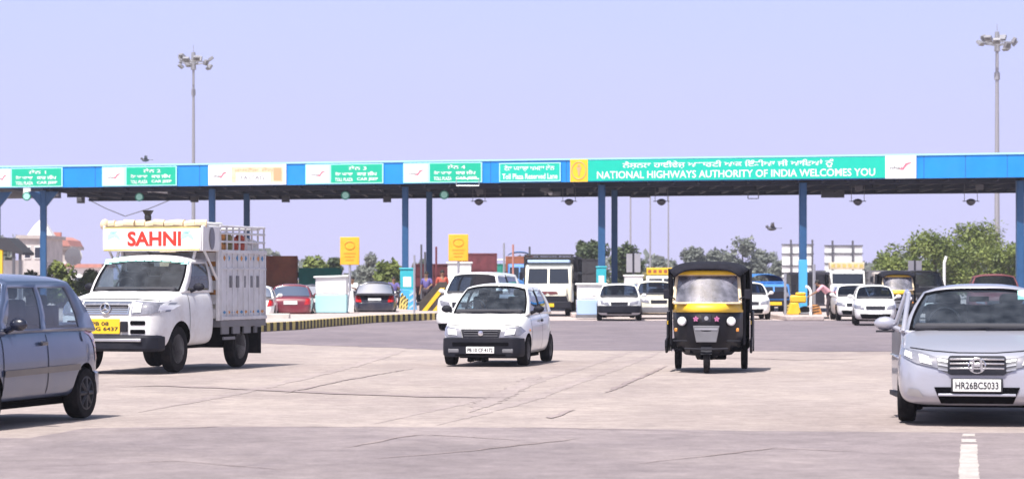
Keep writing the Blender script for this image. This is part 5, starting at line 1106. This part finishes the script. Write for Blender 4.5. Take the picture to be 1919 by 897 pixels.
    if rack:
        q = MB(); q.box((X(.6), 0, Hc+.10), (.9, W*.9, .12)); q.obj('roof_visor', 'booth_blue', rt, bevel=.03)
        q = MB(); zt = Hc+.36
        for z in (zt, zt-.14): q.path([V(X(.2), -hw, z), V(X(.2), hw, z), V(X(1.6), hw, z), V(X(1.6), -hw, z), V(X(.2), -hw, z)], .035)
        for y in (-hw, -hw*.4, hw*.4, hw): q.tube((X(.2), y, Hc), (X(.2), y, zt), .03)
        q.obj('roof_rack', 'ink', rt)
    return rt
goods_truck('goods_truck', 'white goods truck with dark roof rack behind the white hatchback', 1028, 592, 4, 1.92, 2.14, 2.45, 6.0, 'cream_paint', 'black_plastic', rack=True, bonnet=True)
goods_truck('goods_truck', 'truck with white cab and cream header under the large white billboard', 1590, 573, -3, 2.0, 2.0, 2.0, 6.5, 'booth_white', 'grey_plastic', header='tarp_cream', split=False)
goods_truck('goods_truck', 'rust brown truck body standing behind the pickup', 508, 577, -4, 2.4, 2.3, 2.72, 7.0, 'rust_red', 'rust_red', rear=True)
goods_truck('goods_truck', 'maroon truck body behind the second yellow board', 898, 567, -3, 2.0, 2.6, 3.15, 7.0, 'maroon', 'maroon', rear=True)
goods_truck('goods_truck', 'green truck with a pale top between the thin poles', 939, 564, 0, 1.5, 2.3, 2.55, 6.0, 'tarp_green', 'tarp_green', rear=True, tarp='sign_white')
goods_truck('goods_truck', 'blue truck left of the white goods truck with roof rack', 974, 566, 0, 1.5, 2.5, 3.0, 6.0, 'truck_blue', 'rust_red', rear=False, tarp='truck_blue')
goods_truck('goods_truck', 'blue truck right of the auto rickshaw', 1452, 588, -6, 1.45, 1.30, 1.42, 5.0, 'truck_blue', 'truck_blue', tarp='truck_blue', boxz=.9, dash=False)
goods_truck('goods_truck', 'truck with an orange yellow header above the car beside the auto rickshaw', 1243, 572, 2, 1.9, 1.7, 1.9, 6.0, 'booth_white', 'goods_olive', header='plate_yellow')
goods_truck('goods_truck', 'green covered truck left of the first yellow board', 600, 577, -3, 1.9, 1.8, 2.1, 6.0, 'tarp_green', 'tarp_green', rear=True)
goods_truck('goods_truck', 'dark red truck behind the striped barrier', 812, 574, -2, 1.9, 1.9, 2.35, 6.0, 'maroon', 'maroon', rear=True)
goods_truck('goods_truck', 'dark brown truck body between the roof rack truck and the teal cabinet', 1098, 573, 2, 1.9, 2.2, 2.65, 6.0, 'goods_olive', 'roof_dark', rear=True)
goods_truck('goods_truck', 'tan truck with dark windscreen behind the yellow auto rickshaw on the right', 1672, 574, 2, 1.9, 1.9, 2.0, 6.0, 'plaster', 'grey_plastic')
# ------------------------------------------------------------------ booths, boards, barriers
def booth(label, px0, px1, py0, py1, Y, top, low, slant=0, name='toll_booth'):
    a, b = at(px0, py1, Y), at(px1, py0, Y); w = b.x-a.x; h = b.z-max(a.z, .16); z0 = max(a.z, .16); e = root(name, label, 'booth', ((a.x+b.x)/2, Y+w/2, z0))
    q = MB(); q.box((0, 0, h*.25), (w, w, h*.5)); q.obj('base', low, e, bevel=.03)
    q = MB(); q.box((0, 0, h*.74), (w*.98, w*.98, h*.48)); q.obj('wall', top, e, bevel=.03)
    q = MB(); q.box((0, 0, h-.0), (w*1.10, w*1.10, .07), Matrix.Rotation(R(slant), 3, 'Y')); q.obj('roof', top, e, bevel=.02)
    q = MB(); q.box((0, -w*.495, h*.68), (w*.55, .012, h*.24)); q.obj('notice_panel', 'plate_white', e)
    q = MB(); q.box((0, 0, -.05), (w*1.06, w*1.06, .12)); q.obj('plinth', 'grey_plastic', e)
    return e
booth('small white toll booth with pale aqua base left of the dark car', 591, 650, 518, 586, 99, 'booth_white', 'booth_aqua', -2)
booth('small white toll booth with pale blue base in front of the blue column', 1082, 1136, 532, 594, 101, 'booth_white', 'booth_blue', 0)
booth('white cabinet booth under the second yellow board', 839, 884, 492, 560, 112, 'booth_white', 'booth_white', 0)
booth('white cabinet behind the white cars left of the auto rickshaw', 1171, 1206, 516, 575, 122, 'booth_white', 'booth_white', 0)
booth('tall teal cabinet at the foot of the front column by the striped barrels', 750, 777, 503, 583, 118, 'teal', 'column_light', 0, 'cabinet')
booth('teal cabinet at the foot of the column behind the white and blue booth', 1118, 1137, 500, 585, 117, 'teal', 'teal', 0, 'cabinet')
def yboard(label, px0, px1, py0, py1, Y, pole_to=.2):
    a, b = at(px0, py1, Y), at(px1, py0, Y); w, h = b.x-a.x, b.z-a.z; e = root('warning_board', label, 'sign', ((a.x+b.x)/2, Y, pole_to), 0, 'yellow boards on posts')
    q = MB(); q.box((0, 0, a.z+h/2-pole_to), (w, .10, h)); pn = q.obj('panel', 'orange_board', e, bevel=.02)
    q = MB(); zc = a.z+h*.7-pole_to; q.path([V(w*.26*math.cos(t), -.06, zc+h*.14*math.sin(t)) for t in [i*math.pi/8 for i in range(17)]], .014, 5)
    for k, z in enumerate((.42, .30, .18)): q.box((0, -.056, a.z+h*z-pole_to), (w*(.62-.1*k), .008, .05))
    q.obj('faded_marks', 'board_mark', pn)
    q = MB(); q.tube((0, .05, 0), (0, .05, a.z+h*.5-pole_to), .05); q.obj('post', 'steel', e)
yboard('yellow board on a post above the first white booth', 638, 674, 444, 496, 106); yboard('orange yellow board on a post above the white cabinet booth', 841, 878, 439, 489, 109)
def wboards(px0, px1, py0, py1, Y, lb, name='twin_sign', pole_to=0):
    a, b = at(px0, py1, Y), at(px1, py0, Y); w, h = b.x-a.x, b.z-a.z; e = root(name, lb, 'sign', ((a.x+b.x)/2, Y, 0))
    for s in (-1, 1): q = MB(); q.box((s*w*.28, 0, a.z+h/2), (w*.42, .05, h)); q.obj('panel', 'sign_white', e, bevel=.01)
    q = MB(); q.tube((0, .05, 0), (0, .05, b.z+.03), .05); q.box((0, .05, b.z-.1), (w*.8, .05, .05)); q.box((0, .05, a.z+.1), (w*.8, .05, .05)); q.obj('post', 'lamp_metal', e)
wboards(1174, 1201, 475, 510, 125, 'pair of tall white sign panels on a post left of the auto rickshaw'); wboards(1702, 1728, 488, 514, 125, 'pair of white sign panels on a post before the green trees')
def billboard(px0, px1, py0, py1, Y, lb, vs, legs, low):
    a, b = at(px0, py1, Y), at(px1, py0, Y); w, h = b.x-a.x, b.z-a.z; e = root('billboard', lb, 'billboard', (a.x, Y, 0))
    q = MB(); q.box((w/2, 0, a.z+h/2), (w, .12, h)); q.obj('panel', 'sign_white', e)
    zb_ = at(px0, low, Y).z; q = MB(); q.box((w*.11, .0, (zb_+a.z)/2-.01), (w*.22, .11, a.z-zb_)); q.obj('lower_panel', 'sign_white', e)
    q = MB()
    for t in (0, .36, .72, 1): q.box((w/2, -.10, a.z+h*t), (w+.1, .06, .06))
    for t in vs: q.box((w*t, -.18, b.z/2+.15), (.11, .10, b.z+.3))
    q.obj('frame', 'lamp_metal', e)
    q = MB()
    for t in legs: q.tube((w*t, .6, 0), (w*t, .2, b.z*.8), .10)
    q.obj('leg', 'lamp_metal', e)
billboard(1466, 1524, 458, 520, 165, 'white billboard seen from its framed back left of the tall blue column', (.28, .97), (.3, .9), 540); billboard(1546, 1616, 460, 512, 160, 'white billboard seen from its framed back right of the tall blue column', (.2, .74), (.2, .8), 556)
# dark shed behind the blue column
a, b = at(1484, 575, 150), at(1548, 512, 150); q = MB(); q.box((0, 0, b.z/2), (b.x-a.x, 3, b.z)); q.box((0, -.3, b.z), (b.x-a.x+.4, 4, .14)); tag(q.obj('shed', 'dark_paint', None, ((a.x+b.x)/2, 152, 0)), 'dark shed behind the tall blue column with yellow base', 'shed')
# yellow barrier blocks at column 1505
def block(px0, px1, py0, py1, Y, m, lb, name='barrier_block', stripes=None, z0=.16):
    a, b = at(px0, py1, Y), at(px1, py0, Y); w, h = b.x-a.x, b.z-z0; e = root(name, lb, 'barrier', ((a.x+b.x)/2, Y+.35, z0))
    q = MB(); q.prism([(-w/2-.08, 0), (w/2+.08, 0), (w/2+.04, .12), (w/2-.04, h), (-w/2+.04, h), (-w/2-.04, .12)], (0, .3, 0), (1, 0, 0), (0, 0, 1), .6); q.obj('body', m, e, bevel=.03)
    if stripes:
        q = MB(); n = 3
        for k in range(n): zz = h*(.12+.3*k); q.prism([(-w/2+.03, zz), (w/2-.03, zz+h*.18), (w/2-.03, zz+h*.30), (-w/2+.03, zz+h*.12)], (0, -.302, 0), (1, 0, 0), (0, 0, 1), .01)
        q.obj('stripe', stripes, e)
    return e
block(1481, 1499, 567, 598, 102, 'yellow_paint', 'bright yellow barrier block at the foot of the tall blue column')
block(1500, 1517, 585, 598, 102, 'grey_plastic', 'low grey barrier block right of the bright yellow block')
block(1520, 1538, 571, 598, 103, 'goods_orange', 'orange barrier block beside the person in pink', stripes='kerb_black')
block(1474, 1481, 570, 592, 106, 'kerb_black', 'slim black and yellow barrier left of the bright yellow block', stripes='kerb_yellow')
e = root('tyre', 'upright half sunk dark tyre on the low grey block', 'tyre', at(1509, 586, 102.3)+V(0, 0, -.05)); q = MB(); q.lathe([(.20, -.1), (.29, -.12), (.32, 0), (.29, .12), (.20, .1)], (0, 0, 0), 'y', 22); q.obj('ring', 'rubber', e)
q = MB(); a = at(1496, 560, 103); q.box(a, (.62, .3, .30)); q.box(a+V(.1, 0, .2), (.4, .3, .12)); tag(q.obj('warning_lamp_box', 'yellow_paint', None, bevel=.06), 'rounded yellow and dark lamp box above the yellow barrier block', 'lamp box')
def post(pts, r, m, lb, name='post'): return tag(MB().path(pts, r, 8).obj(name, m), lb, 'post')
post([at(1472, 592, 101), at(1472, 512, 101)], .05, 'steel', 'slim pale post left of the tall blue column')
post([at(1520, 592, 101), at(1520, 546, 101), at(1516, 538, 101), at(1510, 537, 101)], .055, 'sign_white', 'white post with bent top right of the tall blue column')
post([at(1526, 570, 104), at(1526, 495, 104)], .06, 'steel', 'straight grey post before the right billboard')
post([at(777, 590, 99), at(777, 478, 99)], .04, 'steel', 'thin pale post beside the teal cabinet')
for px, py0, m, lb in ((945, 455, 'steel', 'thin post rising left of the green truck'), (962, 458, 'roof_red', 'thin reddish post right of the green truck'), (790, 458, 'lamp_metal', 'thin dark post left of the slim back column'), (818, 462, 'maroon', 'thin dark post right of the slim back column'), (993, 462, 'lamp_metal', 'short dark post at the left end of the roof rack'), (797, 472, 'lamp_metal', 'second thin dark post beside the slim back column')):
    post([at(px, 560, 118), at(px, py0, 118)], .045, m, lb)
post([at(1770, 560, 108), at(1770, 492, 108), at(1774, 480, 108)], .055, 'sign_white', 'pale post above the silver sedan roof')
# striped crash barrier left of centre
Yb = 107; e = root('crash_barrier', 'sloping crash barrier with diagonal yellow and black stripes left of the white vehicles', 'barrier', at(786, 0, Yb)*V(1, 1, 0).length/V(1, 1, 0).length if False else (at(786, 520, Yb).x, Yb, .17))
w, h = at(838, 520, Yb).x-at(786, 520, Yb).x, zpy(528, Yb)-.17
out = [(0, 0), (w, 0), (w, h), (w*.72, h), (0, h*.35)]; q = MB(); q.prism(out, (0, .25, 0), (1, 0, 0), (0, 0, 1), .25); q.obj('body', 'kerb_black', e, bevel=.02)
q = MB()
for k in range(4):
    x = -.35+k*.42; pl = [(x, .02), (x+.2, .02), (x+.2+h*.75, h*.97), (x+h*.75, h*.97)]; cl = []
    for i in range(40):
        for j in range(6):
            pass
    z_of = lambda x_: min(h, h*.35+(h*.65)*max(x_, 0)/(w*.72)) if x_ < w*.72 else h
    pts = []
    for t in [i/12 for i in range(13)]:
        xx = x+h*.75*t; zz = .02+(h*.95)*t
        if 0.01 < xx and xx+.2 < w-.01 and zz < z_of(xx)-.02: pts.append((xx, zz))
    if len(pts) > 1: q.prism([(p[0], p[1]) for p in pts]+[(p[0]+.2, p[1]) for p in pts[::-1]], (0, -.002, 0), (1, 0, 0), (0, 0, 1), .012)
q.obj('stripe', 'yellow_paint', e)
for k in range(3): block(750+k*5, 757+k*5, 549+k*5, 583, 113-k*.5, 'kerb_yellow', ('striped yellow block beside the teal cabinet, tallest of the three', 'striped yellow block beside the teal cabinet, middle of the three', 'striped yellow block beside the teal cabinet, lowest of the three')[k], stripes='kerb_black')
block(766, 779, 545, 584, 111, 'column_light', 'pale blue barrier block in front of the teal cabinet', stripes='booth_blue')
block(655, 664, 545, 585, 104, 'booth_white', 'white marker block between the booth and the dark car')
def moto(label, px, py, alpha, m):
    f = Vector((-math.sin(R(alpha)), -math.cos(R(alpha)), 0)); g = gnd(px, py); rt = root('motorcycle', label, 'motorcycle', (g.x, g.y, .0), math.atan2(f.y, f.x))
    wheel(rt, .64, 0, .30, w=.09, n=20, plain=True); wheel(rt, -.62, 0, .30, w=.11, n=20, plain=True)
    q = MB(); q.sphere((.12, 0, .78), .16, sc=(1.7, .8, .8)); q.obj('fuel_tank', m, rt); q = MB(); q.box((-.38, 0, .80), (.62, .22, .10)); q.obj('seat', 'seat_fabric', rt, bevel=.04)
    q = MB(); q.tube((.64, .06, .30), (.46, .06, .92), .025); q.tube((.64, -.06, .30), (.46, -.06, .92), .025); q.path([(.36, -.36, 1.04), (.46, -.1, .98), (.46, .1, .98), (.36, .36, 1.04)], .018); q.path([(.4, 0, .8), (.1, 0, .35), (-.6, 0, .32), (-.4, 0, .74)], .03); q.box((.0, 0, .42), (.4, .26, .30)); q.obj('frame', 'lamp_metal', rt)
    q = MB(); q.lathe([(.001, .08), (.07, .06), (.09, 0)], (.56, 0, .90), 'x', 14); q.obj('headlight', 'lamp_lens', rt); q = MB(); q.grid([[V(.64+.34*math.cos(t), y, .30+.34*math.sin(t)) for y in (-.06, .06)] for t in [R(30+15*i) for i in range(8)]]); q.obj('front_fender', m, rt)
    return rt
mt = moto('black motorcycle with rider waiting between the white marker block and the dark car', 660, 592, 10, 'black_paint')
person('rider in white shirt sitting on the motorcycle beside the white booth', mt.location+V(0, .25, 0), mt.rotation_euler.z, sit(.78, .50, knL=(.30, .22, .70), knR=(.30, -.22, .70), anL=(.10, .22, .34), anR=(.10, -.22, .34), toL=(.25, .22, .28), toR=(.25, -.22, .28)), 'shirt_white')
mt = moto('red motorcycle with rider passing left of the striped blocks', 738, 588, -8, 'red_paint')
person('rider in purple shirt sitting on the red motorcycle', mt.location+V(0, .25, 0), mt.rotation_euler.z, sit(.78, .50, knL=(.30, .22, .70), knR=(.30, -.22, .70), anL=(.10, .22, .34), anR=(.10, -.22, .34), toL=(.25, .22, .28), toR=(.25, -.22, .28)), 'shirt_purple')
# people at the plaza
g = at(1548, 522, 101.5); person('person in pink shirt and dark trousers leaning over the orange barrier block', (g.x+.05, g.y-.7, .0), R(176), stand(pel=(-.05, 0, .93), chest=(.22, 0, 1.16), neck=(.36, 0, 1.27), head=(.46, 0, 1.33), shL=(.27, .19, 1.24), shR=(.27, -.19, 1.24), elL=(.50, .22, 1.02), elR=(.50, -.22, 1.02), wrL=(.72, .15, .90), wrR=(.72, -.15, .90), knL=(.06, .12, .48), knR=(-.10, -.12, .49), anL=(.05, .12, .09), anR=(-.25, -.12, .09), toL=(.2, .12, .03), toR=(-.1, -.12, .03)), 'shirt_pink')
g = at(833, 522, 110); person('person in dark red top standing behind the striped crash barrier', (g.x-.1, g.y+.6, .17), R(-80), stand(), 'goods_red')
g = at(808, 522, 112); person('person in purple top standing behind the striped crash barrier', (g.x-.2, g.y+.6, .12), R(-110), stand(wrL=(.3, .2, 1.05), elL=(.05, .25, 1.15)), 'shirt_purple')
# ------------------------------------------------------------------ left side buildings
def bld(name, label, px0, px1, py0, Y, m, dep=6, wins=((.2, .45), (.6, .85)), roof=None, storeys=1):
    a, b = at(px0, py0, Y), at(px1, py0, Y); w = b.x-a.x; h = a.z; e = root(name, label, 'building', ((a.x+b.x)/2, Y+dep/2, 0))
    q = MB(); q.box((0, 0, h/2), (w, dep, h)); q.obj('wall', m, e)
    sh = h/storeys
    for k in range(storeys):
        for w0, w1 in wins:
            q = MB(); q.box(((w0+w1-1)/2*w, -dep/2-.02, sh*(k+.55)), ((w1-w0)*w, .08, sh*.38)); f = q.obj('window', 'sign_white', e)
            q = MB(); q.box(((w0+w1-1)/2*w, -dep/2-.065, sh*(k+.55)), ((w1-w0)*w*.86, .02, sh*.32)); q.obj('pane', 'black_window', f)
    q = MB(); q.box((0, 0, h+.08), (w+.4, dep+.4, .22)); q.obj('parapet', roof or 'plaster', e)
    return e, w, h, dep
e, w, h, dp = bld('office_building', 'brown brick building with white tent shaped top behind the blue car', 37, 84, 446, 175, 'brick', 7, storeys=2)
q = MB(); zt = at(58, 404, 175).z; k = w*.5
vs = [q.bm.verts.new((sx*k, sy*k, h+.2)) for sx, sy in ((-1, -1), (1, -1), (1, 1), (-1, 1))]; ap = q.bm.verts.new((.1, 0, zt)); md = [q.bm.verts.new((sx*k*.5, sy*k*.5, lerp(h+.2, zt, .55))) for sx, sy in ((-1, -1), (1, -1), (1, 1), (-1, 1))]
for i in range(4): j = (i+1) % 4; q.bm.faces.new((vs[i], vs[j], md[j], md[i])); q.bm.faces.new((md[i], md[j], ap))
q.bm.faces.new(vs); q.obj('roof', 'plaster_white', e, angle=20)
e, w, h, dp = bld('small_house', 'small house with a rounded red roof right of the flared column', 88, 130, 466, 185, 'plaster', 5)
q = MB(); q.prism([(-w*.58, h+.19), (w*.58, h+.19), (w*.45, h+.6), (w*.1, h+.85), (-w*.1, h+.85), (-w*.45, h+.6)], (0, dp/2+.3, 0), (1, 0, 0), (0, 0, 1), dp+.6); q.box((-.1, -2, h+.95), (.5, .4, .4)); q.obj('roof', 'roof_red', e)
bld('low_building', 'low pale building with flat roof left of the pickup cab', 128, 186, 500, 165, 'plaster_white', 6, roof='roof_red')
a, b = at(-40, 590, 122), at(36, 462, 122); e = root('guard_shelter', 'shelter with dark sloping roof and yellow post at the left edge', 'shelter', (a.x+1, 123.5, 0)); w = b.x-a.x
q = MB(); q.prism([(-w/2, b.z+.35), (w*.15, b.z+.42), (w/2+.1, b.z-.25), (w/2+.1, b.z-.38), (-w/2, b.z+.1)], (.0, 1.4, 0), (1, 0, 0), (0, 0, 1), 2.8); q.obj('roof', 'roof_dark', e)
for x, m in ((w*.46, 'lamp_metal'), (w*.30, 'lamp_metal')): q = MB(); q.box((x, -1.2, (b.z-.1)/2), (.12, .12, b.z-.1)); q.obj('post', m, e)
q = MB(); q.box((-.05-w*.05, -1.25, (b.z)/2), (.42, .25, b.z)); q.obj('yellow_post', 'yellow_paint', e)
q = MB(); q.box((-.2, 1.2, b.z*.4), (w*.8, .1, b.z*.8)); q.obj('rear_wall', 'plaster_white', e)
p = at(137, 480, 150); q = MB(); q.lathe([(.001, 0), (.35, .06), (.50, .16)], (0, 0, 0), 'y', 18); q.tube((0, .05, 0), (0, .3, -p.z), .05); q.tube((0, 0, 0), (0, -.5, 0), .02); tag(q.obj('dish_antenna', 'plaster_white', None, p), 'white dish on a pole right of the red roofed house', 'dish')
p = at(92, 470, 150)
# ------------------------------------------------------------------ vegetation
def tr(label, px, pytop, wpx, Y, leaf, seed, n=2200, ls=.26, **kw):
    p = at(px, pytop, Y); tree(label, (p.x, p.y, -.02), p.z*1.06, wpx*Y/F*(1.3 if leaf == 'leaf_olive' and px > 1600 else 1.05), leaf, n=int(n*1.9), ls=ls*1.05, seed=seed, low=.02, **kw)
G = 'trees beyond the right end of the plaza'
tr('broad olive tree beyond the right billboard, leftmost of the green trees', 1692, 462, 130, 190, 'leaf_olive', 1, 3000, .22, group=G)
tr('olive green tree behind the pale post above the silver sedan', 1752, 440, 125, 200, 'leaf_olive', 2, 3800, .22, group=G)
tr('tallest olive green tree of the right clump', 1822, 420, 130, 205, 'leaf_olive', 3, 4200, .22, group=G)
tr('yellow green tree beside the lower part of the right light mast', 1893, 452, 110, 195, 'leaf_olive', 4, 3400, .22, group=G)
tr('dark low tree at the far right edge', 1960, 440, 110, 215, 'leaf_dark', 5, 2600, .24, group=G)
tr('small bush like tree at the left foot of the green clump', 1660, 488, 80, 178, 'leaf_olive', 15, 1500, .2, group=G)
tr('round green tree behind the tall blue column left of centre right', 1108, 446, 72, 210, 'leaf_dark', 6, 2600, .26)
tr('green tree directly behind the slim dark back column', 1172, 452, 72, 215, 'leaf_dark', 7, 2400, .26)
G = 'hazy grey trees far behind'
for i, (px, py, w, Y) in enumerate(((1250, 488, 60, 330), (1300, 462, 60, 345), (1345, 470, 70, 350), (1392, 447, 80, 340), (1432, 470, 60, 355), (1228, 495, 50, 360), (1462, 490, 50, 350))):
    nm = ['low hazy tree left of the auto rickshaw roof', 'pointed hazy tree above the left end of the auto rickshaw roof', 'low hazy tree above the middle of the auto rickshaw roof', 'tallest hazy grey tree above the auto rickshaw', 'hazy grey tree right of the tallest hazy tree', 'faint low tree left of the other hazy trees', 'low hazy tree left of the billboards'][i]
    tr(nm, px, py, w, Y, 'leaf_hazed', 20+i, 1500, .45, group=G)
G = 'trees behind the left lanes'
for i, (px, py, w, Y, lf, nm) in enumerate(((598, 478, 60, 190, 'leaf_olive', 'green tree behind the green covered truck'), (626, 474, 34, 200, 'leaf_dark', 'slim dark tree left of the first yellow board'), (690, 470, 50, 240, 'leaf_hazed', 'sparse tree right of the first yellow board'),
        (728, 488, 52, 185, 'leaf_olive', 'pale green tree left of the teal cabinet'), (790, 480, 40, 220, 'leaf_hazed', 'dark thin tree between the two columns'), (1045, 484, 80, 300, 'leaf_hazed', 'faint tree above the roof rack truck'))):
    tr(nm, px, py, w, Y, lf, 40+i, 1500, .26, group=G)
for i, (px, py, w, Y, lf, nm) in enumerate(((12, 430, 60, 230, 'leaf_hazed', 'sparse grey tree behind the left shelter'), (118, 490, 70, 140, 'leaf_olive', 'leafy bush below the red roofed house'), (165, 505, 50, 135, 'leaf_dark', 'dark bush beside the pickup cab'), (70, 508, 60, 145, 'leaf_dark', 'low bush behind the blue car roof'))):
    tr(nm, px, py, w, Y, lf, 60+i, 1400, .2)
# far tree line, an uncountable mass
q = MB(); rnd = random.Random(9)
for i in range(9000):
    x = rnd.uniform(-190, 190); hh = 3.2+1.5*math.sin(x*.11)+1.1*math.sin(x*.31+1)+.6*math.sin(x*.9); z = hh*rnd.random()**.6; p = V(x, 440+rnd.uniform(-8, 8), z); s = rnd.uniform(.5, 1.2)
    t = V(rnd.gauss(0, 1), rnd.gauss(0, 1), rnd.gauss(0, .6)).normalized(); b = t.cross(V(rnd.gauss(0, 1), rnd.gauss(0, 1), rnd.gauss(0, 1))).normalized()
    q.bm.faces.new([q.bm.verts.new(p+t*s), q.bm.verts.new(p+b*s*.6), q.bm.verts.new(p-t*s), q.bm.verts.new(p-b*s*.6)])
tag(q.obj('treeline', 'leaf_hazed', recalc=False), 'low hazy line of far trees along the horizon', 'treeline', kind='stuff')
# ------------------------------------------------------------------ haze
hm = bpy.data.materials.new('haze'); hm.use_nodes = True; n = hm.node_tree
for x in list(n.nodes): n.nodes.remove(x)
o = n.nodes.new('ShaderNodeOutputMaterial'); v = n.nodes.new('ShaderNodeVolumePrincipled'); v.inputs['Color'].default_value = (.86, .86, .95, 1); v.inputs['Density'].default_value = .0004; v.inputs['Anisotropy'].default_value = 0.2
n.links.new(v.outputs[0], o.inputs['Volume'])
q = MB(); q.box((0, 235, 15.5), (700, 560, 33.2)); hz = q.obj('haze', hm); tag(hz, 'thin pale haze filling the air over the plaza', 'haze', kind='stuff')
